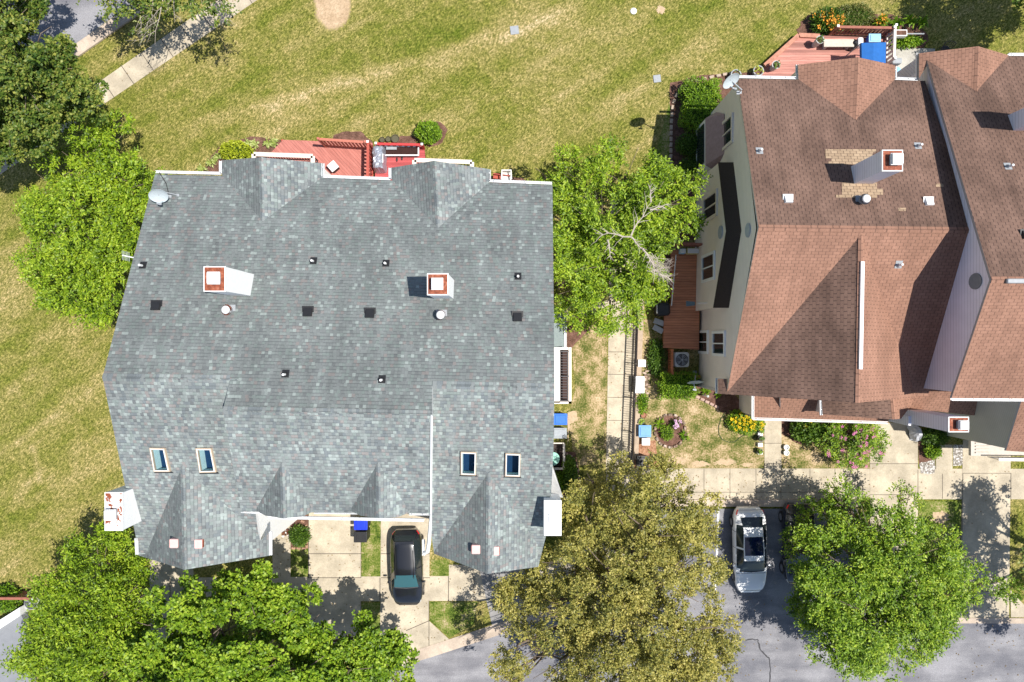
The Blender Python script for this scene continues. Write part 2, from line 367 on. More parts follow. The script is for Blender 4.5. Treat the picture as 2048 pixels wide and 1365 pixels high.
ORA = plain("orange_petal", (.88, .36, .05), .6, .2, var=.25, scale=20)
PNK = plain("pink_petal", (.66, .22, .42), .6, .2, var=.25, scale=20)
PPALE = plain("pale_pink_petal", (.80, .52, .74), .6, .2, var=.1)
TERRA = plain("terracotta", (.34, .16, .10), .8, .2)
TARP = plain("silver_cover", (.40, .43, .50), .3, .6, .35, var=.4, scale=9)
STONEB = plain("bench_slab", (.56, .52, .44), .8, .2, var=.12, scale=9)

# ------------------------------------------------------------------ ground and paving
def sheet(name, polys, z, mat, px=True, th=0.0):
    mb = MB()
    for p in polys:
        pts = [P(a, b, z) for a, b in p] if px else [Vector((a, b, z)) for a, b in p]
        tri = tessellate_polygon([pts])
        for t in tri:
            q = [pts[i] for i in t]
            if (q[1] - q[0]).cross(q[2] - q[0]).z < 0: q = q[::-1]
            mb.face(q)
        if th > 0:
            for a, b in zip(pts, pts[1:] + pts[:1]): mb.face([a, b, b - Vector((0, 0, th)), a - Vector((0, 0, th))])
    return tag(mb.build(name, mat), kind='structure')
def wob(pts, amp, seed, n=5):            # organic outline through pixel points
    r = random.Random(seed); out = []
    for a, b in zip(pts, pts[1:] + pts[:1]):
        for k in range(n):
            t = k / n; out.append((a[0] + (b[0] - a[0]) * t + r.uniform(-amp, amp), a[1] + (b[1] - a[1]) * t + r.uniform(-amp, amp)))
    return out
def ell(cx, cy, rx, ry, n=22, amp=0, seed=0):
    r = random.Random(seed)
    return [(cx + rx * math.cos(2 * math.pi * k / n) * (1 + r.uniform(-amp, amp)), cy + ry * math.sin(2 * math.pi * k / n) * (1 + r.uniform(-amp, amp))) for k in range(n)]
sheet("ground", [[(-150, -150), (150, -150), (150, 150), (-150, 150)]], -.004, GRASS, px=False)
sheet("street", [[(-400, -300), (285, -300), (285, -8), (118, 112), (-400, 470)]], .004, ASPH)
SL = [(-400, 488), (118, 125), (300, -2), (600, -215)]
def band(pts, off0, off1):               # band between two y-offset copies of a line
    return [(x, y + off0) for x, y in pts] + [(x, y + off1) for x, y in pts[::-1]]
sheet("kerb", [band(SL, -14, 4)], .05, CONC2, th=.07)
sheet("kerb_top", [band(SL, 4, 14)], .12, CONC2, th=.14)
def sline(x): return 205 - (x - 213) * .679
sheet("sidewalk", [[(-400, sline(-400) - 42), (430, 0 + 3), (640, -140), (640, sline(640)), (-400, sline(-400))]], .012, CONC)
jb = MB()
def joint(a, b, w=.02, z=.017):
    A, B = P(*a, z), P(*b, z); d = (B - A).normalized(); s = Vector((-d.y, d.x, 0)) * w
    jb.face([A - s, B - s, B + s, A + s])
for k in range(-2, 9):
    x = 228 + k * 39.5; y = sline(x); joint((x, y), (x - 26, y - 38))
sheet("parking_lot", [[(820, 1322), (1000, 1256), (1120, 1210), (1240, 1165), (1308, 1090), (1322, 1018), (1715, 1018), (1718, 1190), (1925, 1246), (2600, 1252), (2600, 2200), (820, 2200), (700, 1390)]], .006, ASPH)
# gray house front drive area
sheet("sidewalk", [[(298, 1156), (1010, 1152), (1010, 1202), (298, 1204)], [(1010, 1152), (1230, 1080), (1250, 1110), (1010, 1202)]], .010, CONC)
sheet("driveway", [[(617, 1010), (722, 1010), (721, 1290), (617, 1290)], [(762, 1010), (860, 1010), (858, 1242), (898, 1279), (812, 1310), (760, 1316)],
                   [(300, 1110), (385, 1120), (400, 1300), (300, 1300)], [(898, 1130), (965, 1130), (965, 1153), (898, 1153)]], .014, CONC)
sheet("driveway", [[(950, 1100), (1076, 1060), (1076, 1250), (985, 1256)]], .018, plain("dark_drive", (.28, .27, .265), .85, .2, var=.15, scale=3))
sheet("front_walk", [[(545, 1030), (581, 1030), (581, 1156), (545, 1156)], [(500, 1030), (546, 1030), (546, 1100), (500, 1100)]], .014, CONC)
for a, b in (((617, 1108), (722, 1108)), ((762, 1108), (860, 1108)), ((617, 1156), (722, 1156)), ((762, 1156), (860, 1156)), ((722, 1156), (722, 1010)), ((617, 1156), (617, 1010)),
             ((760, 1202), (760, 1156)), ((897, 1202), (897, 1153)), ((948, 1202), (948, 1153)), ((858, 1242), (812, 1262)), ((858, 1242), (858, 1300)), ((858, 1242), (858, 1202)),
             ((340, 1204), (340, 1156)), ((722, 1250), (722, 1204))): joint(a, b, .018, .020)
KB = [(780, 1338), (862, 1313), (1000, 1268), (1110, 1226), (1236, 1172), (1304, 1090), (1312, 1012)]
sheet("kerb", [[(x, y - 22) for x, y in KB[:4]] + [(x, y + 2) for x, y in KB[:4]][::-1]], .03, CONC2, th=.05)
jb2 = None
sheet("kerb", [[(1300, 1000), (1722, 1000), (1722, 1014), (1314, 1014)]], .12, CONC2, th=.14)
sheet("sidewalk", [[(1212, 937), (2600, 939), (2600, 999), (1212, 999)]], .012, CONC)
for x in (1262, 1310, 1358, 1408, 1460, 1512, 1562, 1620, 1670, 1715, 1885, 1966): joint((x, 938), (x, 998), .014, .0165)
joint((1212, 985), (1722, 985), .012, .0165)
sheet("path", [[(1222, 400), (1278, 400), (1268, 938), (1212, 938)], [(1128, 615), (1222, 600), (1222, 632), (1130, 634)]], .014, CONC)
for y in (658, 704, 749, 795, 841, 888): joint((1219 - (y - 640) * .025, y), (1275 - (y - 640) * .035, y + 1), .014, .019)
sheet("driveway", [[(1740, 846), (1836, 846), (1836, 1206), (1740, 1206)], [(1926, 880), (2022, 880), (2018, 1240), (1920, 1240)], [(2021, 1180), (2070, 1235), (2022, 1235)], [(1918, 1180), (1917, 1235), (1870, 1235)]], .020, CONC)
for a, b in (((1740, 928), (1836, 928)), ((1740, 990), (1836, 990)), ((1836, 940), (1836, 1000)), ((1926, 947), (2022, 947)), ((2022, 947), (2022, 999)), ((1926, 947), (1924, 1100))): joint(a, b, .014, .025)
sheet("front_walk", [[(1529, 832), (1563, 832), (1563, 940), (1529, 940)], [(1872, 890), (1905, 890), (1905, 948), (1872, 948)]], .020, CONC)
joint((1529, 887), (1563, 887), .014, .025); joint((1529, 928), (1563, 928), .014, .025)
sheet("kerb", [[(1860, 1236), (2600, 1240), (2600, 1250), (1860, 1247)]], .05, CONC2, th=.07)
tag(jb.build("paving_joints", JOINT), kind='structure')
sheet("patchy_yard", [[(1284, 800), (1300, 760), (1330, 790), (1440, 780), (1529, 830), (1529, 937), (1270, 937)], [(1563, 840), (1740, 840), (1740, 938), (1563, 938)]], .006, YARD)
sheet("patchy_yard", [[(1283, 640), (1325, 640), (1325, 770), (1284, 800)]], .005, YARD)
sheet("patchy_yard", wobl := [wob([(1140, 650), (1213, 640), (1213, 930), (1150, 930), (1136, 840), (1150, 780)], 1.5, 3)], .005, YARD)
sheet("grass_strip", [[(722, 1030), (762, 1030), (762, 1156), (722, 1156)], [(582, 1096), (617, 1096), (617, 1156), (582, 1156)], [(862, 1120), (898, 1120), (898, 1153), (862, 1153)], [(1340, 200), (1300, 350), (1370, 420), (1420, 330)],
                       [(722, 1206), (760, 1206), (760, 1290), (722, 1290)], [(860, 1204), (955, 1204), (948, 1250), (898, 1276), (860, 1242)], [(1838, 1003), (1922, 1003), (1920, 1160), (1838, 1150)]], .007, m_mottle("strip_turf", [(.38, (.035, .065, .01)), (.46, (.10, .145, .02)), (.52, (.19, .215, .05)), (.58, (.32, .27, .13)), (.66, (.5, .4, .26))], 11, 1.6))
dp = sheet("dirt_patch", [ell(1360, 915, 10, 4, 40, .35, 33)], .004, DIRT)
sheet("dirt_patch", [ell(1322, 20, 8, 8, 40, .35, 3),
                     wob([(1136, 825), (1152, 822), (1156, 840), (1140, 850), (1134, 900)], 1.5, 9), ell(1350, 922, 22, 8, 60, .35, 11), ell(1400, 928, 16, 6, 60, .35, 15), ell(1450, 925, 22, 6, 60, .4, 12), ell(1495, 930, 12, 4, 50, .4, 19), ell(1880, 1035, 18, 12, 60, .3, 8)], .0075, DIRT)
sheet("mulch_bed", [wob([(400, 345), (440, 290), (500, 274), (562, 280), (560, 345)], 1.5, 5), wob([(660, 292), (668, 270), (690, 263), (722, 264), (745, 284), (745, 298)], 1.2, 6), ell(862, 267, 32, 26, 22, .12, 8),
                    ell(812, 283, 22, 12, 16, .15, 3), wob([(1108, 620), (1165, 640), (1178, 658), (1150, 690), (1108, 720)], 2, 4), wob([(1100, 900), (1150, 905), (1158, 940), (1160, 990), (1100, 1010)], 1, 3),
                    wob([(580, 1030), (617, 1030), (617, 1098), (580, 1098)], .6, 3), wob([(985, 352), (1045, 356), (1060, 372), (985, 376)], 1, 9)], .009, MULCH)
sheet("mulch_bed", [wob([(1340, 165), (1400, 152), (1560, 142), (1560, 230), (1420, 330), (1400, 480), (1345, 480), (1340, 240)], 1.5, 5), wob([(1388, 770), (1440, 760), (1520, 840), (1480, 850), (1395, 790)], 1.2, 6),
                    ell(1340, 862, 31, 33, 26, .05, 8), wob([(1592, 58), (1612, 34), (1650, 22), (1700, 18), (1780, 30), (1840, 48), (1856, 80), (1848, 104), (1780, 100), (1600, 72)], 3, 5), wob([(1836, 880), (1872, 880), (1870, 925), (1838, 928)], .6, 3), wob([(1563, 840), (1740, 840), (1700, 880), (1600, 888), (1563, 870)], 2, 3)], .012, MULCH)
sheet("leaf_litter", [wob([(1268, 880), (1310, 882), (1320, 935), (1268, 937)], 1.5, 5)], .0165, m_mottle("leaf_litter", [(.35, (.16, .07, .04)), (.5, (.36, .19, .11)), (.65, (.5, .3, .2))], 12, 3))
sheet("pebble_bed", [wob([(1906, 890), (1929, 890), (1928, 930), (1907, 933)], .7, 2), wob([(1838, 927), (1870, 920), (1870, 948), (1842, 948)], 1, 2)], .016, PEB)
mb = MB()
for ln in ([(1437, 1014), (1434, 1110), (1430, 1180)],):
    for a, b in zip(ln, ln[1:]):
        A, B = P(*a, .0105), P(*b, .0105); mb.face([A + Vector((-.06, 0, 0)), A + Vector((.06, 0, 0)), B + Vector((.06, 0, 0)), B + Vector((-.06, 0, 0))])
tag(mb.build("parking_line", PAINTW), kind='structure')
mb = MB(); rr = random.Random(4)
def wavy(pts, w, z, mb=mb):
    q = []
    for a, b in zip(pts, pts[1:]):
        for k in range(8): t = k / 8; q.append((a[0] + (b[0] - a[0]) * t + rr.uniform(-1.2, 1.2), a[1] + (b[1] - a[1]) * t + rr.uniform(-1.2, 1.2)))
    q.append(pts[-1])
    V = [P(*a, z) for a in q]; L = []; Rr = []
    for i, v in enumerate(V):
        d = (V[min(i + 1, len(V) - 1)] - V[max(i - 1, 0)]).normalized(); s = Vector((-d.y, d.x, 0)) * w * rr.uniform(.7, 1.3); L.append(v + s); Rr.append(v - s)
    for i in range(len(V) - 1): mb.face([L[i], L[i + 1], Rr[i + 1], Rr[i]])
wavy([(1478, 1281), (1515, 1279), (1520, 1300), (1540, 1320), (1540, 1375)], .035, .0105)
wavy([(1698, 1325), (1690, 1345), (1684, 1375)], .035, .0105)
tag(mb.build("crack_seal", SEALM), kind='structure')

# ------------------------------------------------------------------ roofs
def uvof(pts, pl):
    b, c = pl[1], pl[2]; g = math.hypot(b, c)
    if g < 1e-6: up = Vector((0, 1, 0))
    else: up = Vector((b / g, c / g, g)).normalized()
    ac = Vector((up.y, -up.x, 0)).normalized() if g > 1e-6 else Vector((1, 0, 0))
    return [(p.dot(ac), p.dot(up)) for p in pts]
def roofpoly(mb, pts, pl, holes=None, th=.14, edge=1, top=0):
    loops = [pts] + (holes or [])
    flat = sum([list(l) for l in loops], [])
    uvs = uvof(flat, pl)
    for t in tessellate_polygon(loops):
        q = [flat[i] for i in t]; u = [uvs[i] for i in t]
        if (q[1] - q[0]).cross(q[2] - q[0]).z < 0: q = q[::-1]; u = u[::-1]
        mb.face(q, top, u)
        mb.face([p - Vector((0, 0, th)) for p in q[::-1]], edge)
    dz = Vector((0, 0, th))
    for a, b in zip(pts, pts[1:] + pts[:1]): mb.face([a, b, b - dz, a - dz], edge)
def skirt(mb, pts, k=.985, dz=.14, z0=0.0, m=0):
    c = sum(pts, Vector()) / len(pts); q = []
    for p in pts:
        d = c - p; L = Vector((d.x, d.y, 0)).length; f = .16 / max(L, .5)
        q.append(p + Vector((d.x * f, d.y * f, -dz)))
    for a, b in zip(q, q[1:] + q[:1]): mb.face([a, b, Vector((b.x, b.y, z0)), Vector((a.x, a.y, z0))], m)
def gable(top, end, left, right, vl, vr, main):
    """pixel points; ridge is level; planes are carried through the two valley points"""
    T = R(*top, main); E = P(*end, T.z); VL = R(*vl, main); VR = R(*vr, main)
    pl = plane3(T, E, VL); pr = plane3(T, E, VR)
    return ([T, E] + [R(*q, pl) for q in left] + [VL], pl, [T] + [VR] + [R(*q, pr) for q in right] + [E], pr)
def ridgecap(mb, a, b, w=.13, lift=.03):
    d = (b - a).normalized(); s = Vector((-d.y, d.x, 0)) * w; n = max(2, int((b - a).length / .2)); up = Vector((0, 0, lift)); dn = Vector((0, 0, -.035))
    for k in range(n):
        p = a + (b - a) * (k / n); q = a + (b - a) * ((k + 1) / n); u = [(k * .2 + .01, 0), (k * .2 + .15, 0), (k * .2 + .15, .1), (k * .2 + .01, .1)]
        mb.face([p + up, q + up * .8, q + s + dn, p + s + dn], 0, u); mb.face([q + up * .8, p + up, p - s + dn, q - s + dn], 0, u)
GPAR = [None]
def gutter(mb, pts, w=.11, h=.11):       # U trough along a polyline with hangers, one part per run
    mb = MB()
    for a, b in zip(pts, pts[1:]):
        d = b - a; L = d.length; d.normalize(); s = Vector((-d.y, d.x, 0)).normalized()
        for o, ww in ((-w / 2, .022), (w / 2, .022)):
            mb.hexa([a + s * (o - ww / 2) - Vector((0, 0, h)), b + s * (o - ww / 2) - Vector((0, 0, h)), b + s * (o + ww / 2) - Vector((0, 0, h)), a + s * (o + ww / 2) - Vector((0, 0, h))],
                    [a + s * (o - ww / 2), b + s * (o - ww / 2), b + s * (o + ww / 2), a + s * (o + ww / 2)])
        mb.face([a - s * w / 2 - Vector((0, 0, h * .9)), b - s * w / 2 - Vector((0, 0, h * .9)), b + s * w / 2 - Vector((0, 0, h * .9)), a + s * w / 2 - Vector((0, 0, h * .9))])
        n = int(L / .85)
        for k in range(n + 1):
            p = a + d * (L * (k + .3) / (n + 1)); mb.box((p.x, p.y, p.z - .01), (.03 if abs(d.x) > .5 else w, w if abs(d.x) > .5 else .03, .02))
    mb.build("gutter", GUT, GPAR[0])

TH = .0227
def rp(a, c, t=TH): return (a, c * t, c)
pB, pF, pC = rp(9.53, -.439), rp(11.27, .439), rp(12.39, .439)
GH = thing("townhouse", "long grey shingle roofed townhouse block with white gutters, left of the path", "house", (-8, -1, 0))
rf = MB(); wl = MB()
def addroof(poly, pl, holes=None, sk=True, rmb=None, wmb=None, z0=0.0):
    roofpoly(rmb or rf, poly, pl, holes)
    if sk: skirt(wmb or wl, poly, z0=z0)
SKY = {'L1': [(302, 895), (332, 896), (343, 943), (311, 943)], 'L2': [(394, 896), (425, 896), (435, 944), (402, 945)], 'R1': [(922, 903), (953, 904), (952, 950), (922, 949)], 'R2': [(1011, 906), (1041, 907), (1040, 953), (1010, 952)]}
def hole(q, pl, ins=2.5):
    cx = sum(a for a, b in q) / 4; cy = sum(b for a, b in q) / 4
    return [R(cx + (a - cx) * .80, cy + (b - cy) * .86, pl) for a, b in q]
B = [R(x, y, pB) for x, y in [(310, 349), (444, 352), (645, 356), (782, 361), (978, 366), (1105, 371), (1109, 775.5), (865, 770), (865, 829.5), (446, 821), (460, 758.7), (205, 755)]]
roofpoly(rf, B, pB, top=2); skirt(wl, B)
FL = [R(x, y, pF) for x, y in [(205, 755), (475, 759), (511, 1025), (518, 1078), (330, 1104), (276, 1110), (272, 1076), (246, 952)]]
addroof(FL, pF, [hole(SKY['L1'], pF), hole(SKY['L2'], pF)])
FR = [R(x, y, pF) for x, y in [(860, 770), (1109, 775.5), (1107, 900), (1102, 992), (1093, 1002), (1092, 1072), (1077, 1133), (975, 1128), (868, 1106), (861, 1060)]]
addroof(FR, pF, [hole(SKY['R1'], pF), hole(SKY['R2'], pF)])
Cc = [R(x, y, pC) for x, y in [(446, 821), (865, 829.5), (863, 1028), (482, 1024)]]
addroof(Cc, pC)
caps = []
for g in (dict(top=(525, 443), end=(522, 315), left=[(443, 321)], right=[(640, 330), (646, 327)], vl=(444, 350), vr=(646, 354), main=pB),
          dict(top=(876, 456), end=(868, 322), left=[(782, 336)], right=[(980, 339)], vl=(783, 359), vr=(979, 364), main=pB),
          dict(top=(365, 931), end=(369, 1140), left=[(276, 1111), (272, 1078)], right=[(543, 1111), (541, 1064), (520, 1082), (513, 1027)], vl=(297, 1096), vr=(455, 1014), main=pF),
          dict(top=(977, 946), end=(975, 1148), left=[(868, 1108)], right=[(1077, 1134)], vl=(869, 1102), vr=(1072, 1085), main=pF),
          dict(top=(564, 926), end=(566, 1037), left=[(531, 1032)], right=[(604, 1034)], vl=(511, 1021), vr=(628, 1023), main=pC),
          dict(top=(756, 926), end=(757, 1037), left=[(722, 1032)], right=[(795, 1035)], vl=(700, 1022), vr=(820, 1025), main=pC)):
    if g['top'] == (365, 931):
        a, pa, b, pb = gable(g['top'], g['end'], g['left'], [], g['vl'], g['vr'], g['main'])
        b = [b[0], b[1]] + [R(x, y, pb) for x, y in [(513, 1027), (520, 1082), (541, 1064), (543, 1111)]] + [b[-1]]
    elif g['top'] == (525, 443):
        a, pa, b, pb = gable(g['top'], g['end'], g['left'], [(646, 327)], g['vl'], g['vr'], g['main'])
    else: a, pa, b, pb = gable(**g)
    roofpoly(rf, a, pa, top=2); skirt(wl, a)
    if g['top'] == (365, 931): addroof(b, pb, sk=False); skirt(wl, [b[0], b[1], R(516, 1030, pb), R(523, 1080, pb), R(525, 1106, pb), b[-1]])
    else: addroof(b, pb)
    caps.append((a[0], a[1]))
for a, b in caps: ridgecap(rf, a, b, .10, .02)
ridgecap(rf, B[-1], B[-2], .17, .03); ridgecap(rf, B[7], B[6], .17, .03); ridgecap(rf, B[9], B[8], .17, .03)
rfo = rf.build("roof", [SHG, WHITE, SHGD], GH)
wl.build("wall", WHSID, GH)
gm = MB(); GPAR[0] = GH
gut = lambda pts, pl=None, z=None, up=.02: [(R(x, y, pl) if pl else P(x, y, z)) + Vector((0, 0, up)) for x, y in pts]
gutter(gm, gut([(311, 344), (441, 347), (441, 322)], z=6.02)); gutter(gm, gut([(646, 327), (646, 353), (780, 358), (780, 336)], z=6.05)); gutter(gm, gut([(979, 340), (979, 362), (1104, 367)], z=6.05))
gutter(gm, gut([(535, 1035), (848, 1041)], z=7.9)); gutter(gm, gut([(482, 1023), (531, 1026)], z=8.7)); gutter(gm, gut([(628, 1025), (716, 1026)], z=8.7)); gutter(gm, gut([(818, 1028), (862, 1028)], z=8.7))
gutter(gm, gut([(272, 1077), (274, 1110)], z=6.9)); gutter(gm, gut([(541, 1064), (541, 1111)], z=6.9)); gutter(gm, gut([(847, 1080), (847, 1112)], z=6.7))
dm = MB()
dm.tube([R(863, 831, pC) + Vector((0, 0, .04)), R(862, 1026, pC) + Vector((0, 0, .04)), P(861, 1040, 8.2), P(858, 1085, 7.2), P(855, 1104, 6.8), P(847, 1108, 6.7)], [.045, .05, .07, .10, .10, .08], 6)
dm.build("downspout", WHITE, GH)
def skylight(q, pl):
    up = Vector((0, 0, .16)); inner = hole(q, pl)
    cx = sum(a for a, b in q) / 4; cy = sum(b for a, b in q) / 4
    ou = [R(*a, pl) for a in q]; fl = [R(cx + (a - cx) * 1.25, cy + (b - cy) * 1.14, pl) for a, b in q]
    f = MB()
    for k in range(4):
        a, b = ou[k], ou[(k + 1) % 4]; c, d = inner[k], inner[(k + 1) % 4]
        f.face([a, b, b + up, a + up], 0); f.face([a + up, b + up, d + up, c + up], 0); f.face([c + up, d + up, d - up * 0, c], 0)
        m1, m2 = a.lerp(c, .55) + up * 1.15, b.lerp(d, .55) + up * 1.15
        f.face([m1, m2, d + up * 1.15, c + up * 1.15], 1); f.face([m1, m2, b.lerp(d, .55) + up, a.lerp(c, .55) + up], 1)
    f.face([fl[2] + Vector((0, 0, .03)), fl[3] + Vector((0, 0, .03)), ou[3] + Vector((0, 0, .03)) , ou[2] + Vector((0, 0, .03))], 2)
    fo = f.build("skylight", [TANW, WHITE, BLACK], GH)
    s = MB(); n = Vector((-pl[1], -pl[2], 1)).normalized(); dn = Vector((0, 0, -.5))
    for k in range(4): s.face([inner[k], inner[(k + 1) % 4], inner[(k + 1) % 4] + dn, inner[k] + dn], 0)
    s.face([p + dn for p in inner], 1)
    s.build("light_shaft", [plain("shaft_paint", (.62, .80, .80), .8, .1), plain('room_blue', (.008, .035, .09), .6, .2)], fo)
    gmt = N("clear_pane", .02, .5); gt = gmt.t
    tr = gmt.n('ShaderNodeBsdfTransparent', {'Color': (.86, .93, .95, 1)}); gl = gmt.n('ShaderNodeBsdfGlossy', {'Roughness': .03}); mx = gmt.n('ShaderNodeMixShader', {0: .02})
    gt.links.new(tr.outputs[0], mx.inputs[1]); gt.links.new(gl.outputs[0], mx.inputs[2]); gt.links.new(mx.outputs[0], gt.nodes['Material Output'].inputs[0])
    MB().face([p + up * .8 for p in inner]).build("pane", gmt.m, fo)
for k in SKY: skylight(SKY[k], pF)
# roof fittings ------------------------------------------------------
def boxvent(px, py, pl, par, mat=BLACK, s=.42, name="roof_vent", dx=0.0):
    c = R(px, py, pl); m = MB(); w_ = s / 2
    b = []; t = []
    for a, e in ((-1, -1), (1, -1), (1, 1), (-1, 1)):
        x, y = c.x + a * w_, c.y + e * w_; zz = zpl(pl, x, y); b.append((x, y, zz)); t.append((c.x + a * w_ * .86, c.y + e * w_ * .86, zz + .13))
    m.hexa(b, t); m.box((c.x, c.y, c.z + .005), (s * 1.25, s * 1.25, .01)); return m.build(name, mat, par)
def pipevent(px, py, pl, par, mat=WHITE, base=BLACK, h=.34):
    c = R(px, py, pl); m = MB(); m.lathe(c, [(.055, -.05), (.055, h), (.03, h), (.03, h - .08)], 10, 0); m.lathe(c, [(.12, -.03), (.075, .10)], 10, 1)
    fx = []
    for a, e in ((-.16, -.14), (.16, -.14), (.16, .2), (-.16, .2)): fx.append((c.x + a, c.y + e, zpl(pl, c.x + a, c.y + e) + .012))
    m.face(fx, 1); return m.build("vent_pipe", [mat, base], par)
def turbine(px, py, pl, par, cap=WHITE, fin=RUST2):
    c = R(px, py, pl); v = MB(); v.lathe(c, [(.15, -.1), (.15, .2)], 14)
    v.box((c.x, c.y, c.z), (.5, .5, .03)); o = v.build("turbine_vent", GREYP, par)
    f = MB()
    for k in range(20):
        t = 2 * math.pi * k / 20; cs, sn = math.cos(t), math.sin(t); c2, s2 = math.cos(t + .2), math.sin(t + .2)
        f.face([(c.x + .14 * cs, c.y + .14 * sn, c.z + .2), (c.x + .26 * c2, c.y + .26 * s2, c.z + .34), (c.x + .23 * c2, c.y + .23 * s2, c.z + .46), (c.x + .11 * cs, c.y + .11 * sn, c.z + .54)])
    f.build("fins", fin, o)
    d = MB(); d.lathe((c.x, c.y, c.z), [(.20, .47), (.17, .53), (.08, .57), (.02, .58)], 16); d.build("dome", cap, o, True)
for x, y in ((313, 612), (616, 624), (740, 627), (1035, 634)): boxvent(x, y, pB, GH)
for x, y in ((286, 532), (627, 523), (772, 528), (1036, 554), (571, 749), (764, 760)): pipevent(x, y, pB, GH)
for x, y in ((460, 621), (883, 631)): turbine(x, y, pB, GH)
def hoodvent(px, py, z, par, side):
    c = P(px, py, z); m = MB(); m.box((c.x, c.y, c.z), (.40, .42, .30), 0, 0, .03); m.box((c.x - .205 * side, c.y, c.z - .02), (.03, .36, .24), 0, 1); m.build("hood_vent", [PINK, RUST2], par)
for x, y, s in ((350, 1086, 1), (398, 1087, -1), (952, 1098, 1), (990, 1101, -1)): hoodvent(x, y, 8.25 - (0 if abs(x - 375) < 40 or True else 0), GH, s)
def chimney(x0, x1, y0, y1, zt, zb, par, side=WHSID, name="chimney", cap='rust', top=None):
    a = P(x0, y1, zt); b = P(x1, y0, zt); w_, h_ = b.x - a.x, b.y - a.y; cx, cy = (a.x + b.x) / 2, (a.y + b.y) / 2
    m = MB(); m.box((cx, cy, (zt + zb) / 2 - .03), (w_ - .04, h_ - .04, zt - zb - .06)); o = m.build(name, side, par)
    r = MB(); r.box((cx, cy, zt - .03), (w_, h_, .06)); r.build("cap_rim", WHITE, o)
    t = MB(); t.box((cx, cy, zt + .004), (w_ - .09, h_ - .09, .012)); t.build("chimney_cap", {'rust': RUST2, 'patch': RUST, 'white': WHITE}[cap], o)
    return o, cx, cy, w_, h_
def flue(cx, cy, zt, s, o, dx=0):
    m = MB(); m.box((cx, cy, zt + .09), (s * .8, s * .8, .17)); m.box((cx, cy, zt + .22), (s, s, .05), 0, 1); m.box((cx, cy, zt + .3), (s * .92, s * .92, .11), 0, 1, .02)
    m.build("flue", [GREYP, WHITE], o)
o, cx, cy, w_, h_ = chimney(407, 451, 533, 584, 11.5, 7.5, GH); flue(cx + .06, cy + .02, 11.5, .52, o)
o, cx, cy, w_, h_ = chimney(854, 897, 547, 591, 11.35, 7.5, GH); flue(cx, cy, 11.35, .5, o)
o, cx, cy, w_, h_ = chimney(209, 246, 985, 1062, 8.9, 0, GH, cap='patch'); flue(cx - .02, cy - .1, 8.9, .5, o)
o, cx, cy, w_, h_ = chimney(1088, 1123, 1001, 1072, 8.75, 0, GH, cap='white'); m = MB(); m.box((cx, cy - .0, 8.80), (.42, .42, .08), 0, 0, .03); m.build("flue_cover", WHITE, o)
m = MB(); q = [R(1104, 944, pF), R(1102, 1000, pF)]
m.hexa([(q[0].x, q[0].y, 0), (q[0].x + .12, q[0].y, 0), (q[1].x + .62, q[1].y, 0), (q[1].x - .1, q[1].y, 0)], [(q[0].x, q[0].y, 7.2), (q[0].x + .1, q[0].y, 7.2), (q[1].x + .60, q[1].y, 7.6), (q[1].x - .1, q[1].y, 7.2)])
m.build("chimney_shoulder", plain("grey_trim", (.45, .45, .44), .7, .2), GH)
# low side roof on the path side with balcony
m = MB(); m.hexa([P(1100, 612, 3.0), P(1100, 696, 3.0), P(1128, 696, 2.6), P(1128, 612, 2.6)], [P(1100, 612, 3.9), P(1100, 696, 3.9), P(1128, 696, 2.8), P(1128, 612, 2.8)])
m.build("side_roof", plain("teal_roof", (.26, .31, .31), .8, .2), GH)
m = MB(); gutter(m, [P(1131, 612, 2.85), P(1131, 697, 2.85)])
def rail(par, pts, h, name="railing", top=PINKW, pick=DARKM, w=.12, step=.14, mesh=True):
    t = MB(); p_ = MB()
    for a, b in zip(pts, pts[1:]):
        a, b = Vector(a), Vector(b); d = (b - a).normalized(); s = Vector((-d.y, d.x, 0)) * w / 2; e = Vector((0, 0, h)); k = Vector((0, 0, .06))
        t.hexa([a + e - s, b + e - s, b + e + s, a + e + s], [a + e - s + k, b + e - s + k, b + e + s + k, a + e + s + k])
        n = int((b - a).length / step)
        for i in range(n + 1):
            q = a + (b - a) * (i / max(n, 1)); p_.box((q.x, q.y, q.z + h / 2), (.035, .035, h))
        p_.tube([a + Vector((0, 0, .1)), b + Vector((0, 0, .1))], .03, 4)
    o = t.build(name, top, par); p_.build("balusters", pick, o); return o
m = MB(); A, Bq = P(1104, 697, 3.0), P(1138, 806, 3.0); m.box(((A.x + Bq.x) / 2, (A.y + Bq.y) / 2, 2.9), (Bq.x - A.x, A.y - Bq.y, .18)); m.build("balcony_floor", plain("dark_brown_floor", (.06, .035, .03), .8, .2), GH)
m = MB(); z = 3.95
xs = [1106, 1118, 1134, 1143]
for (x0, y0, x1, y1) in ((1106, 695, 1120, 806), (1137, 695, 1143, 808), (1120, 695, 1138, 700), (1106, 803, 1143, 808)):
    a, b = P(x0, y0, z), P(x1, y1, z); m.box(((a.x + b.x) / 2, (a.y + b.y) / 2, z), (b.x - a.x - .004, a.y - b.y - .004, .07))
m.build("balcony_trim", PINKW, GH)
m = MB()
for k in range(19):
    p = P(1128, 704 + k * 5.4, 3.9); m.box((p.x, p.y, 3.88), (.42, .03, .05))
for x in (1120, 1135): m.tube([P(x, 703, 3.9), P(x, 801, 3.9)], .03, 5)
for y in (703, 752, 801): m.box((P(1127, y, 3.4).x, P(1127, y, 3.4).y, 3.5), (.5, .05, 1.0))
m.build("balcony_screen", DARKM, GH)
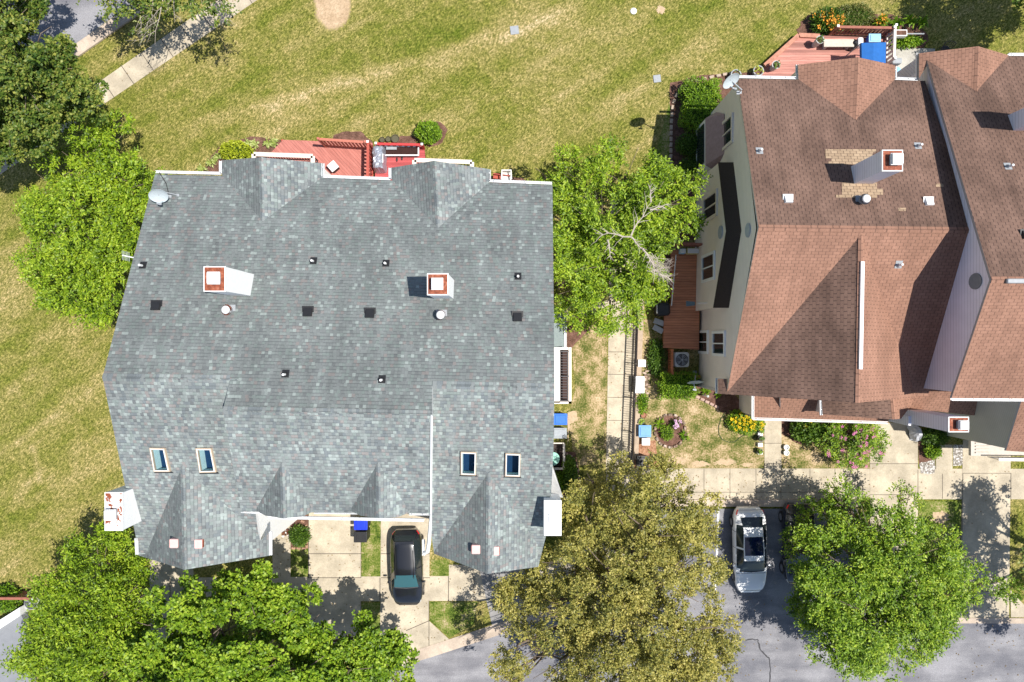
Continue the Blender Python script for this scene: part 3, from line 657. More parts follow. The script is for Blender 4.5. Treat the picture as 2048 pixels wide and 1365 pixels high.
# back balconies of the grey block
def backrail(pts, z, par):
    o = rail(par, [P(x, y, z) for x, y in pts], .9, "balcony", PINKW, PINKW, .20)
    return o
zb = 2.8
for xs in ((508, 626, 309, 313), (829, 944, 321, 325)):
    x0, x1, y0, y1 = xs
    a = P(x0, y0, zb + .9); b = P(x1, y1, zb + .9); c = P(x1 + 3, y1 + 15, zb + .9)
    o = rail(GH, [(a.x, a.y - .5, zb), (a.x, a.y, zb), (b.x, b.y, zb), (b.x, b.y - .7, zb)], .9, "balcony", PINKW, DARKM, .22)
    m = MB(); m.hexa([(a.x, a.y - 1.3, zb - .2), (b.x, b.y - 1.3, zb - .2), (b.x, b.y - .05, zb - .2), (a.x, a.y - .05, zb - .2)], [(a.x, a.y - 1.3, zb), (b.x, b.y - 1.3, zb), (b.x, b.y - .05, zb), (a.x, a.y - .05, zb)]); m.build("floor_slab", REDDECK, o)

def dish(name, label, cx, cy, z, R0, tilt, az, mast, footpl=None, group=None):
    """dish at pixel (cx,cy) and height z, normal tilted towards azimuth az"""
    c = P(cx, cy, z); o = thing(name, label, "satellite dish", mast, group)
    n = Vector((math.cos(az) * math.sin(tilt), math.sin(az) * math.sin(tilt), math.cos(tilt))); a = n.cross(Vector((0, 0, 1))).normalized(); b = a.cross(n)
    m = MB(); vs = []; k = 28; rings = [(0.0, -.07), (.4, -.055), (.75, -.02), (1.0, .02), (1.02, .03), (1.0, .0), (.75, -.045), (0.02, -.09)]
    for r, h in rings:
        for j in range(k):
            t = 2 * math.pi * j / k; vs.append(c + (a * math.cos(t) * 1.08 + b * math.sin(t)) * R0 * max(r, .01) + n * h * R0 * 2.2)
    fs = [[i * k + j, i * k + (j + 1) % k, (i + 1) * k + (j + 1) % k, (i + 1) * k + j] for i in range(len(rings) - 1) for j in range(k)]
    m.mesh(vs, fs); m.build("reflector", DISH, o, True)
    m = MB(); e = c - b * R0 * .95 if b.z < 0 else c + b * R0 * -.95
    low = c - (b if b.z > 0 else -b) * R0 * .9
    fp = c + n * R0 * .95 + (low - c) * .55; m.tube([low, fp], [.03, .03], 6); m.build("feed_arm", DISH, o)
    m = MB(); m.box(fp, (.14, .10, .12), 0, 0, .02); m.box(fp + Vector((-.1, .02, .02)), (.08, .08, .08)); m.build("feed_horn", GREYP, o)
    m = MB(); m.tube([c - n * .05, c - n * .22, Vector(mast) + Vector((0, 0, .4)), mast], [.03, .03, .03, .03], 6); m.box(mast, (.25, .18, .04)); m.build("mast", GREYP, o)
    return o
mp = R(338, 394, pB)
o = dish("satellite_dish", "pale satellite dish on a short mast near the back left corner of the grey roof", 317, 392, mp.z + .75, .40, math.radians(54), math.radians(-75), mp)
m = MB(); q = R(356, 391, pB); m.tube([R(337, 388, pB) + Vector((0, 0, .35)), q + Vector((0, 0, .05))], .025, 5); m.box(q, (.12, .12, .05)); m.build("brace", GREYP, o)
m = MB(); m.tube([R(338, 388, pB) + Vector((0, 0, .04)), R(333, 368, pB) + Vector((0, 0, .03)), R(319, 345, pB) + Vector((0, 0, .03))], .018, 4); m.build("cable", BLACK, o)
# yagi aerial at the roof edge
q = R(262, 515, pB); o = thing("aerial", "thin white yagi aerial sticking out from the left edge of the grey roof", "antenna", q)
a = P(268, 516, 7.9); b = P(245, 511, 7.9); m = MB(); m.tube([a, b], .03, 5); m.tube([a, Vector((a.x, a.y, q.z))], .03, 5); m.build("boom", WHITE, o)
m = MB()
for k in range(6):
    p = a.lerp(b, .4 + k * .12); m.tube([p + Vector((.0, -.22, 0)), p + Vector((-.02, .22, 0))], .012, 4)
m.build("elements", GREYP, o)

# ------------------------------------------------------------------ brown houses
t2 = .012
pB2, pF2 = rp(11.03, -.366, t2), rp(6.676, .46, t2)
BH = thing("townhouse", "brown shingle roofed end townhouse with cream side wall beside the brown deck", "house", (15.5, 5, 0))
rf = MB(); wl = MB()
B2 = [R(x, y, pB2) for x, y in [(1475, 158), (1600, 160), (1700, 161), (1790, 161), (1836, 162), (1850, 162), (1952, 461), (1517, 455.5)]]
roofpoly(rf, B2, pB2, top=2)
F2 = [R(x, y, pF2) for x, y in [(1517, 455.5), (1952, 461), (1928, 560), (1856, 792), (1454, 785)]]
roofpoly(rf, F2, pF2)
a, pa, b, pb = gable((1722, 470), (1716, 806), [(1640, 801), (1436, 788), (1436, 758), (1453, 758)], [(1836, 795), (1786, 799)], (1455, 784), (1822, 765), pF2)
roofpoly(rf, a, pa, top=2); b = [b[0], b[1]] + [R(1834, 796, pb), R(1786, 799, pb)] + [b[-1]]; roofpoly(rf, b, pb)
skirt(wl, [a[0], a[1], a[2], a[3], a[-1]]); skirt(wl, b)
ridgecap(rf, a[0], a[1], .11, .02); ridgecap(rf, B2[-1], B2[-2], .14, .02)
RIDGE2 = (a[0], a[1], pb)
a2, pa2, b2_, pb2 = gable((1711, 240), (1716, 115), [(1596, 130)], [(1791, 131)], (1597, 159), (1790, 159), pB2)
roofpoly(rf, a2, pa2); roofpoly(rf, b2_, pb2); skirt(wl, a2); skirt(wl, b2_); ridgecap(rf, a2[0], a2[1], .11, .02)
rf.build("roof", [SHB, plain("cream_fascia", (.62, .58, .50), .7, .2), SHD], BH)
# side wall facing the path
A0 = Vector((11.26, 12.9, 0)); A1 = Vector((10.93, -2.6, 0)); wn = Vector((-(A0.y - A1.y), A0.x - A1.x, 0)).normalized()
def WP(px, py, off=0.0): return RP(px, py, A0 + wn * off, wn)
rt = R(1519, 456, pB2)
def wx(y): return A1.x + (A0.x - A1.x) * (y - A1.y) / (A0.y - A1.y)
wl.face([(wx(12.9), 12.9, 0), (wx(12.9), 12.9, zpl(pB2, 11.3, 12.9) - .15), (wx(rt.y), rt.y, rt.z - .12), (wx(-2.6), -2.6, zpl(pF2, 11, -2.6) - .12), (wx(-2.6), -2.6, 0)])
wl.face([(wx(12.9), 12.9, 0), (20.4, 12.9, 0), (20.4, 12.9, 6.0), (wx(12.9), 12.9, 6.0)]); wl.face([(wx(-2.6), -2.6, 0), (20.4, -2.6, 0), (20.4, -2.6, 4.6), (wx(-2.6), -2.6, 4.6)])
wl.build("wall", CREAM, BH)
# bump-out with gabled dark pent roof
bo = .42; w2 = MB(); pr = MB()
o_ = [WP(1437, 325, bo), WP(1453, 462, bo), WP(1427, 616, bo)]; i_ = [WP(1467, 325, .0), WP(1483, 461, .0), WP(1458, 616, .0)]
for k in range(2):
    pr.face([o_[k], o_[k + 1], i_[k + 1], i_[k]]); dz = Vector((0, 0, .1)); pr.face([o_[k] - dz, o_[k + 1] - dz, o_[k + 1], o_[k]])
pr.face([o_[2], o_[2] - dz, i_[2] - dz, i_[2]]); pr.face([o_[0], o_[0] - dz, i_[0] - dz, i_[0]])
pr.build("pent_roof", DARKPENT, BH)
ins = [p - wn * .04 - Vector((0, 0, .08)) for p in o_]
w2.face([(ins[0].x, ins[0].y, 0), ins[0], ins[1], ins[2], (ins[2].x, ins[2].y, 0)])
for k in (0, 2):
    q = ins[k]; q2 = Vector((wx(q.y), q.y, q.z)); w2.face([q, (q.x, q.y, 0), (q2.x, q2.y, 0), q2])
w2.build("bump_out", CREAM, BH)
def window(px0, px1, py0, py1, off, par, fr=WHITE, gl=GLASSD):
    a = WP((px0 + px1) / 2, (py0 + py1) / 2, off); t = WP(px1, (py0 + py1) / 2, off); bt = WP(px0, (py0 + py1) / 2, off)
    zc = (t.z + bt.z) / 2; hh = t.z - bt.z; d = H - zc; ww = (py1 - py0) * d / F; cy = (682.5 - (py0 + py1) / 2) * d / F; x = wx(cy) + wn.x * off
    f = MB(); e = .15
    for y0, z0, y1, z1 in ((cy - ww / 2, zc - hh / 2, cy + ww / 2, zc - hh / 2 + e), (cy - ww / 2, zc + hh / 2 - e, cy + ww / 2, zc + hh / 2), (cy - ww / 2, zc - hh / 2 + e, cy - ww / 2 + e, zc + hh / 2 - e), (cy + ww / 2 - e, zc - hh / 2 + e, cy + ww / 2, zc + hh / 2 - e), (cy - .03, zc - hh / 2 + e, cy + .03, zc + hh / 2 - e)):
        f.box((x - .03, (y0 + y1) / 2, (z0 + z1) / 2), (.09, y1 - y0, z1 - z0))
    o = f.build("window", fr, par); g = MB(); g.box((x - .005, cy, zc), (.03, ww - .2, hh - .2)); g.build("pane", gl, o)
window(1405, 1430, 507, 563, bo - .03, BH); window(1397, 1417, 661, 708, .01, BH); window(1426, 1451, 662, 713, .01, BH); window(1438, 1466, 240, 298, .01, BH, PINKW); window(1408, 1435, 388, 440, bo - .03, BH, PINKW)
m = MB()
for (px, py, off, rr_) in ((1496, 461, .02, .34), (1441, 465, bo - .01, .34)):
    c = WP(px, py, off); vs = [(c.x - .03 + .0, c.y + rr_ * math.cos(t), c.z + rr_ * math.sin(t)) for t in np.linspace(0, 2 * math.pi, 21)[:-1]] + [(c.x + .03, c.y + rr_ * math.cos(t), c.z + rr_ * math.sin(t)) for t in np.linspace(0, 2 * math.pi, 21)[:-1]]
    m.mesh(vs, [list(range(20))] + [[j, (j + 1) % 20, 20 + (j + 1) % 20, 20 + j] for j in range(20)]); m.build("round_vent", plain("vent_grey", (.36, .39, .42), .6, .3), BH); m = MB()
# bay window with mauve facetted roof
c = WP(1428, 290, .0); zt = c.z; y0, y1 = P(1405, 330, 2.6).y, P(1405, 236, 2.6).y; m = MB(); X = wx(c.y)
zt = 4.0; out = .6; base = [(X, y0 - .35, 2.5), (X - out, y0, 2.5), (X - out, y1, 2.5), (X, y1 + .35, 2.5)]; apex = [(X - .02, y0 + .25, zt), (X - .02, y1 - .25, zt)]
m.face([base[0], base[1], apex[0]]); m.face([base[1], base[2], apex[1], apex[0]]); m.face([base[2], base[3], apex[1]]); m.build("bay_roof", BUMP, BH)
m = MB(); m.hexa([(a_[0], a_[1], .6) for a_ in base], [(a_[0] + (.03 if a_[0] < X else 0), a_[1], 2.49) for a_ in base]); bw = m.build("bay_window", WHITE, BH)
m = MB(); m.box((X - out - .01, (y0 + y1) / 2, 1.6), (.04, (y1 - y0) * .84, 1.3)); m.build("pane", GLASSD, bw)
GPAR[0] = BH
m = MB(); gutter(m, [P(1476, 153.5, 6.1), P(1595, 156, 6.1), P(1595, 129, 6.1)]); gutter(m, [P(1791, 132, 6.1), P(1791, 157, 6.1), P(1836, 159, 6.1)]); gutter(m, [P(1434, 757, 5.0), P(1434, 787, 5.0)]); gutter(m, [P(1506, 791, 2.75), P(1506, 838, 2.75), P(1776, 846, 2.75)]); gutter(m, [P(1642, 798, 4.2), P(1643, 831, 4.2)])
# ridge vent strip
e, f_, _p = RIDGE2; m = MB(); s_ = (f_ - e); k0, k1 = .16, .80
a_ = e + s_ * k0; b_ = e + s_ * k1; m.hexa([a_ + Vector((-.02, 0, -.05)), a_ + Vector((.15, 0, -.12)), b_ + Vector((.15, 0, -.12)), b_ + Vector((-.02, 0, -.05))][::-1], [a_ + Vector((-.02, 0, .10)), a_ + Vector((.16, 0, .06)), b_ + Vector((.16, 0, .06)), b_ + Vector((-.02, 0, .10))][::-1])
m.build("ridge_vent", plain("vent_white", (.78, .74, .74), .5, .3), BH)
# lower front roofs
lr = MB(); lw = MB()
def tri3(ps): return plane3(ps[0], ps[1], ps[2])
fp = [P(1507, 838, 2.7), P(1777, 846, 2.7), P(1777, 792, 3.7), P(1560, 790, 3.7)]; pl_ = tri3([fp[0], fp[1], fp[2]]); fp = [R(x, y, pl_) for x, y in [(1507, 838), (1777, 846), (1777, 792), (1561, 790), (1561, 818)]]; roofpoly(lr, fp, pl_); skirt(lw, fp)
hp = [P(1507, 838, 2.7), P(1507, 786, 2.7), fp[4]]; pl_ = tri3(hp); hq = [hp[0], fp[4], R(1561, 785, pl_), hp[1]]; roofpoly(lr, hq, pl_); skirt(lw, hq)
rt_ = P(1785, 796, 5.6); re = P(1789, 839, 5.6); le = P(1643, 830, 4.2); pl_ = plane3(rt_, re, le)
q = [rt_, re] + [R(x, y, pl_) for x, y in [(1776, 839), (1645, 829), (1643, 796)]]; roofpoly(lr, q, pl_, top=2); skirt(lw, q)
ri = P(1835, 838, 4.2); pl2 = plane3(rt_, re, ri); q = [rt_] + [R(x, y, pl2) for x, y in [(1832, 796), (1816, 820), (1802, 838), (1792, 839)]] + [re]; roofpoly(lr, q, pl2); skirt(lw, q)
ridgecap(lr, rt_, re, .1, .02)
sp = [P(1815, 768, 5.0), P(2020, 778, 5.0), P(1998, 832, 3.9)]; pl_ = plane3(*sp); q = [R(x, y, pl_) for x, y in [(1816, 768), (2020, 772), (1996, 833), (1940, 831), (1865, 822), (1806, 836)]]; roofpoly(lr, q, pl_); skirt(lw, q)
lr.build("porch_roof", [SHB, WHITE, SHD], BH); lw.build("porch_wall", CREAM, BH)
o, cx, cy, w_, h_ = chimney(1764, 1806, 300, 343, 10.7, 7.0, BH, side=LILAC); flue(cx + .05, cy, 10.7, .5, o)
o, cx, cy, w_, h_ = chimney(1897, 1938, 834, 865, 7.6, 0, BH, side=LILAC); flue(cx + .06, cy, 7.6, .45, o)
m = MB(); a_ = P(1802, 838, 3.9); b_ = P(1940, 858, 3.9); m.box(((a_.x + 20.6) / 2 + .1, -4.15, 2.3), (abs(20.6 - a_.x) + .1, .5, 4.4)); m.build("chimney_chase", LILAC, BH)
for x, y, p_ in ((1519, 303, pB2), (1836, 293, pB2), (1797, 531, pF2)): pipevent(x, y, p_, BH, WHITE, GREYP)
for x, y in ((1576, 399), (1857, 404)): boxvent(x, y, pB2, BH, WHITE, .38)
turbine(1722, 402, pB2, BH, WHITE, GREYP)
# tan repair patches in steps
def patch(x0, x1, y0, y1, jag, seed, pl):
    pt = MB()
    r = random.Random(seed); yy = y0
    while yy < y1 - 1:
        a = x0 + r.choice((0, 1, 2)) * jag; b = x1 + r.choice((0, -1, 1)) * jag; pts = [R(x, y, (pl[0] + .012, pl[1], pl[2])) for x, y in ((a, yy), (b, yy), (b, yy + 6), (a, yy + 6))]
        pt.face(pts[::-1], 0, uvof(pts[::-1], pl)); yy += 6
    pt.build("shingle_patch", SHT, BH)
patch(1651, 1752, 299, 330, 6, 2, pB2); patch(1672, 1760, 366, 395, 6, 5, pB2); patch(1797, 1812, 416, 421, 0, 5, pB2); patch(1872, 1887, 368, 373, 0, 5, pB2)
# third house
pB3, pF3 = (12.37, 0, -.435), (9.96, 0, .5)
TH3 = thing("townhouse", "taller brown roofed townhouse with pale lilac siding, cut off by the right edge", "house", (24, 4, 0))
rf = MB(); wl = MB()
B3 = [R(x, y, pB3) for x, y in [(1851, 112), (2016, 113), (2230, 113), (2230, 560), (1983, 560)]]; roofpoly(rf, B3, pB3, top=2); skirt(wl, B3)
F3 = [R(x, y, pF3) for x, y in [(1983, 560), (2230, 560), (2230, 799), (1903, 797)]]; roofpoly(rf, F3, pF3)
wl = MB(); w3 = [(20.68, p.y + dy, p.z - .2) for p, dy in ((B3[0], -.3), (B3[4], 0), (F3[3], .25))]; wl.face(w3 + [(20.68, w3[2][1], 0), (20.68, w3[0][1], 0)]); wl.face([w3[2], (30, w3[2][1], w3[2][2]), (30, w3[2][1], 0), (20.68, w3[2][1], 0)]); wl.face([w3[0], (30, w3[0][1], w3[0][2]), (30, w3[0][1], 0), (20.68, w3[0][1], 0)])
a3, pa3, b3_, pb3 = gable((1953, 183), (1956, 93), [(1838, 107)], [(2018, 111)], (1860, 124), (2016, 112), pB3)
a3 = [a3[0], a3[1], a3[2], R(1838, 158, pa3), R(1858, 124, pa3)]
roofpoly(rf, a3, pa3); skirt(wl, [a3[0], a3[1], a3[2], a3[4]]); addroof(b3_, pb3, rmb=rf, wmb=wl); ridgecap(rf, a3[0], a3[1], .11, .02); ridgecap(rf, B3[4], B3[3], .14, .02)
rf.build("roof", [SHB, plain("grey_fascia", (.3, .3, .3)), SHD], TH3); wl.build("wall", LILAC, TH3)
m = MB(); ov = RP(1951, 563, (20.66, 0, 0), (1, 0, 0)); vs = [(ov.x - .03, ov.y + .36 * math.cos(t), ov.z + .42 * math.sin(t)) for t in np.linspace(0, 2 * math.pi, 21)[:-1]] + [(ov.x + .05, ov.y + .36 * math.cos(t), ov.z + .42 * math.sin(t)) for t in np.linspace(0, 2 * math.pi, 21)[:-1]]
m.mesh(vs, [list(range(20))] + [[j, (j + 1) % 20, 20 + (j + 1) % 20, 20 + j] for j in range(20)]); m.build("oval_window", plain("vent_dark", (.22, .24, .25), .5, .3), TH3)
GPAR[0] = TH3
m = MB(); gutter(m, [P(1904, 799, 8.5), P(2230, 802, 8.5)]); gutter(m, [P(2018, 109, 6.2), P(2230, 109, 6.2)]); gutter(m, [P(1836, 106, 6.0), P(1836, 159, 6.0)])
rv = R(2010, 562, pF3); m = MB(); m.box((rv.x + 2, rv.y - .02, rv.z + .08), (4, .2, .16), 0, 0, .04); m.build("ridge_vent", GREYP, TH3)
o, cx, cy, w_, h_ = chimney(2142, 2186, 172, 214, 11.4, 7.5, TH3, side=LILAC); flue(cx, cy, 11.4, .5, o)
pipevent(2016, 334, pB3, TH3, WHITE, GREYP); boxvent(2052, 470, pB3, TH3, BLACK, .4)
wg = [P(2046, 792, 8.0), P(2230, 792, 8.0), P(2230, 925, 5.2)]; pw = plane3(*wg); q = [R(x, y, pw) for x, y in [(2046, 792), (2230, 792), (2230, 916), (1918 + 94, 902)]]
rf = MB(); wl = MB(); addroof(q, pw, rmb=rf, wmb=wl); rf.build("wing_roof", [SHB, GREYP], TH3); wl.build("wing_wall", GREENG, TH3)
zc = 2.6; a_ = P(1942, 872, zc); b_ = P(2120, 912, zc); m = MB(); m.box(((a_.x + b_.x) / 2, (a_.y + b_.y) / 2, zc - .1), (b_.x - a_.x, a_.y - b_.y, .2)); 
for k in range(7):
    y = a_.y + .1 - k * .17; m.box((a_.x + .6, y, zc + .03 - 0 * k), (.75, .07, .05))
o = m.build("balcony", plain("beige_paint", (.55, .50, .44), .6, .2), TH3)
m = MB(); m.hexa([P(1992, 862, 3.2), P(1992, 893, 2.9), P(2014, 895, 2.9), P(2014, 864, 3.2)], [P(1992, 862, 3.35), P(1992, 893, 3.05), P(2014, 895, 3.05), P(2014, 864, 3.35)]); m.build("canopy", SHB if False else plain("brown_canopy", (.16, .09, .075), .9, .1, var=.3, scale=12), TH3)
rail(TH3, [P(1975, 914, zc), P(2120, 916, zc)], .8, "balcony_rail", PINKW, PINKW, .16, .5)

# ------------------------------------------------------------------ small house bottom left
q = thing("terrace", "corner of a grey terrace with a low white wall at the bottom left edge", "terrace", P(-60, 1300, 0))
m = MB(); m.prism([P(x, y, .5) for x, y in [(-300, 1440), (38, 1218), (48, 1245), (62, 1365), (62, 1500), (-300, 1500)]], 0, .5); m.build("floor", plain("grey_flat_roof", (.24, .25, .27), .9, .2, var=.1, scale=2), q)
m = MB(); m.prism([P(x, y, .85) for x, y in [(-300, 1428), (40, 1215), (40, 1232), (-300, 1452)]], .1, .85); m.build("parapet", WHITE, q)

# ------------------------------------------------------------------ trees
def leafmesh(name, pos, d, nrm, L, Wd, mat, parent, off, core=None):
    n = len(pos); d /= np.linalg.norm(d, axis=1, keepdims=True) + 1e-9
    s = np.cross(d, nrm); s /= np.linalg.norm(s, axis=1, keepdims=True) + 1e-9
    L = L[:, None]; Wd = Wd[:, None]; up = np.cross(s, d)
    v = np.empty((n, 4, 3)); v[:, 0] = pos; v[:, 1] = pos + d * L * .5 + s * Wd * .5; v[:, 2] = pos + d * L - up * L * .12; v[:, 3] = pos + d * L * .5 - s * Wd * .5
    v = v.reshape(-1, 3) - np.array(off)
    me = bpy.data.meshes.new(name); me.vertices.add(4 * n); me.vertices.foreach_set("co", v.ravel().astype(np.float32))
    me.loops.add(4 * n); me.loops.foreach_set("vertex_index", np.arange(4 * n, dtype=np.int32))
    me.polygons.add(n); me.polygons.foreach_set("loop_start", np.arange(0, 4 * n, 4, dtype=np.int32)); me.polygons.foreach_set("loop_total", np.full(n, 4, dtype=np.int32))
    me.materials.append(mat); me.update(calc_edges=True); me.validate()
    o = bpy.data.objects.new(name, me); COL.objects.link(o); o.parent = parent; return o
def sprigs(rg, lobes, n, per, slen, ll, lw, flat=.35, inner=.3, lump=.16, zmin=-.45, droop=0.0, clus=.34, dens=1.0):
    """lobes: (x,y,z,rx,ry,rz). clusters sit on the lobes, sprigs in the clusters, leaves on the sprigs"""
    lb = np.array(lobes); pr = lb[:, 3] * lb[:, 4]; K = int(dens * 2.6 * pr.sum() / (clus ** 2) * .42); pr /= pr.sum()
    idx = rg.choice(len(lb), K, p=pr); c = lb[idx, :3]; r = lb[idx, 3:]
    dr = rg.normal(size=(K, 3)); dr[:, 2] = np.where(dr[:, 2] < 0, dr[:, 2] * abs(zmin), dr[:, 2]); dr /= np.linalg.norm(dr, axis=1, keepdims=True)
    f = np.where(rg.random(K) < inner, rg.random(K) ** .5 * .85, .92 + rg.normal(size=K) * .12)
    ph = idx * 1.7; f *= 1 + lump * (np.sin(dr[:, 0] * 7 + ph) * np.cos(dr[:, 1] * 8 + ph * 2) + .6 * np.sin(dr[:, 0] * 15 + dr[:, 1] * 13 + ph))
    kc = c + dr * r * f[:, None]; ksz = clus * (.55 + .9 * rg.random(K))
    ki = rg.choice(K, n, p=ksz ** 2 / (ksz ** 2).sum()); sd = rg.normal(size=(n, 3)); sd[:, 2] = np.abs(sd[:, 2]) * .9 - .25; sd /= np.linalg.norm(sd, axis=1, keepdims=True)
    p = kc[ki] + sd * (ksz[ki] * (.35 + .65 * rg.random(n)))[:, None] * np.array([1, 1, .6])
    ax = dr[ki] * np.array([.5, .5, .25]) + sd * .9 + rg.normal(size=(n, 3)) * .3; ax[:, 2] = ax[:, 2] * .6 - droop; ax /= np.linalg.norm(ax, axis=1, keepdims=True)
    sl = slen * (.5 + rg.random(n))
    t = np.tile(np.linspace(.1, 1, per), n) + rg.normal(size=n * per) * .05
    P0 = np.repeat(p, per, 0); AX = np.repeat(ax, per, 0); SL_ = np.repeat(sl, per)
    side = np.cross(AX, np.array([0, 0, 1.0])) + 1e-6; side /= np.linalg.norm(side, axis=1, keepdims=True)
    sg = np.tile(np.array([1, -1] * (per // 2 + 1))[:per], n)[:, None]
    pos = P0 + AX * (SL_ * t)[:, None] + rg.normal(size=(n * per, 3)) * .03
    d = AX * .75 + side * sg * (.7 + .3 * rg.random((n * per, 1))) + rg.normal(size=(n * per, 3)) * .25
    nr = np.array([0, 0, .85]) + rg.normal(size=(n * per, 3)) * (flat + .12) + np.repeat(sd, per, 0) * .35
    L = ll * (.65 + .7 * rg.random(n * per)); W = lw * (.7 + .6 * rg.random(n * per))
    return pos, d, nr, L, W
def tree(name, label, cat, base, lobes_px, mat, seed, n, per=10, slen=.55, ll=.2, lw=.11, trunk=.18, group=None, extra=None, bare=0, **kw):
    """lobes_px: (px, py, z centre, radius px, vertical radius m)"""
    rg = np.random.default_rng(seed); r = random.Random(seed)
    o = thing(name, label, cat, base, group); lobes = []
    for l in lobes_px:
        px, py, z, rr_, rz = l[:5]; k = (H - z) / F; c = P(px, py, z); ry = l[5] if len(l) > 5 else rr_
        lobes.append((c.x, c.y, c.z, rr_ * k, ry * k, rz))
    # wood
    m = MB(); b0 = Vector(base); zc = min(l[2] for l in lobes) * .55
    fork = b0 + Vector((r.uniform(-.2, .2), r.uniform(-.2, .2), max(1.0, zc)))
    m.tube([b0, b0 + (fork - b0) * .5 + Vector((r.uniform(-.08, .08), r.uniform(-.08, .08), 0)), fork], [trunk * 1.25, trunk, trunk * .8], 8)
    m.build("trunk", BARK, o, True)
    m = MB()
    for l in lobes:
        c = Vector(l[:3]); mid = fork.lerp(c, .5) + Vector((r.uniform(-.4, .4), r.uniform(-.4, .4), -.25)); m.tube([fork, mid, c, c + Vector((0, 0, l[5] * .4))], [trunk * .5, trunk * .36, trunk * .22, .02], 6)
        for k in range(6):
            t = r.uniform(0, 6.28); e = c + Vector((math.cos(t) * l[3] * .85, math.sin(t) * l[4] * .85, r.uniform(-.1, .6) * l[5])); s = mid.lerp(c, r.uniform(.2, 1))
            m.tube([s, s.lerp(e, .5) + Vector((0, 0, .25)), e], [trunk * .16, trunk * .1, .012], 4)
    m.build("branches", BARK, o, True)
    pos, d, nr, L, W = sprigs(rg, lobes, n, per, slen, ll, lw, **kw)
    keep = pos[:, 2] > .3; leafmesh("crown", pos[keep], d[keep], nr[keep], L[keep], W[keep], mat, o, base)
    return o
tree("birch_tree", "bright green airy tree hugging the left edge of the grey roof", "tree", P(190, 450, 0),
     [(178, 300, 3.8, 46, 1.2), (118, 350, 3.2, 50, 1.2), (215, 345, 4.2, 64, 1.4), (255, 385, 4.2, 52, 1.3), (98, 420, 3.2, 48, 1.2), (180, 430, 4.6, 82, 1.6), (150, 500, 4.4, 78, 1.5), (92, 528, 3.4, 46, 1.2), (215, 520, 4.0, 66, 1.4), (140, 572, 3.6, 54, 1.3), (195, 590, 3.6, 52, 1.2), (225, 268, 3.2, 34, .8), (265, 450, 4.2, 40, 1.2)],
     LF_A, 1, 5200, 9, .38, .17, .075, .16, dens=.8, inner=.15, lump=.2, clus=.36, flat=.5)
tree("birch_tree", "lime green tree with bare grey twigs between the two houses", "tree", P(1225, 520, 0),
     [(1170, 365, 4.8, 54, 1.5), (1250, 350, 5.0, 60, 1.5), (1330, 350, 4.8, 40, 1.0), (1120, 430, 4.6, 56, 1.5), (1200, 450, 5.6, 80, 1.8), (1300, 420, 5.4, 66, 1.5), (1370, 380, 5.0, 30, .7), (1355, 440, 4.8, 30, .8), (1130, 530, 4.6, 60, 1.5), (1210, 540, 5.2, 76, 1.7), (1265, 520, 5.0, 50, 1.3), (1150, 600, 4.2, 42, 1.2), (1230, 600, 4.4, 48, 1.2), (1280, 575, 4.2, 34, .9), (1398, 355, 5.0, 14, .4), (1085, 350, 3.6, 24, .7)],
     LF_A, 2, 5000, 9, .38, .17, .075, .16, dens=.75, inner=.15, lump=.2, clus=.36, flat=.5)
tw = bpy.data.objects["birch_tree.001"]; m = MB(); r = random.Random(7)
def branchy(m, a, b, rad, depth, r, sag=.15):
    k = 5; pts = [a.lerp(b, i / k) + Vector((r.uniform(-1, 1), r.uniform(-1, 1), r.uniform(-.3, .6))) * (a - b).length * .035 * (0 < i < k) for i in range(k + 1)]
    m.tube(pts, [rad * (1 - .8 * i / k) for i in range(k + 1)], 5)
    if depth > 0:
        for i in range(1, k):
            for _ in range(1 if depth > 1 else 2):
                p = pts[i]; d = (b - a); ang = r.choice((-1, 1)) * r.uniform(.4, 1.0); L = .5 * r.uniform(.5, 1)
                e = p + Vector((d.x * math.cos(ang) - d.y * math.sin(ang), d.x * math.sin(ang) + d.y * math.cos(ang), r.uniform(-.1, .3))) * L
                branchy(m, p, e, rad * .45, depth - 1, r)
for a, b in (((1262, 472), (1302, 405)), ((1302, 405), (1300, 370)), ((1262, 474), (1190, 466)), ((1262, 474), (1285, 500)), ((1285, 498), (1318, 550)), ((1318, 548), (1345, 560)), ((1215, 480), (1222, 520)), ((1300, 420), (1338, 408))):
    branchy(m, P(*a, 7.6), P(*b, 7.4), .045, 1, r)
for k in range(14): branchy(m, P(1290 + r.uniform(-4, 20), 505 + r.uniform(0, 40), 7.0), P(1335 + r.uniform(-15, 22), 530 + r.uniform(-25, 38), 6.8), .018, 1, r)
m.build("bare_branches", TWIG, tw)
tree("oak_tree", "large dark green tree with olive tufts at the top left corner beside the street", "tree", P(70, 150, 0),
     [(20, 40, 6.5, 70, 1.8), (75, 90, 6.8, 56, 1.7), (0, 130, 7.2, 80, 2.0), (70, 170, 7.0, 70, 1.9), (125, 160, 6.2, 48, 1.5), (160, 210, 5.2, 34, 1.0), (30, 235, 6.2, 60, 1.5), (95, 228, 5.6, 40, 1.1), (-30, 290, 5.2, 55, 1.4), (35, 275, 5.0, 30, 1.0), (-80, 100, 6.5, 80, 2), (-80, 220, 6.5, 80, 2), (10, -30, 6.0, 70, 1.8)],
     LF_B, 3, 9000, 9, .22, .15, .10, .24, inner=.2, lump=.24, flat=.7, clus=.42)
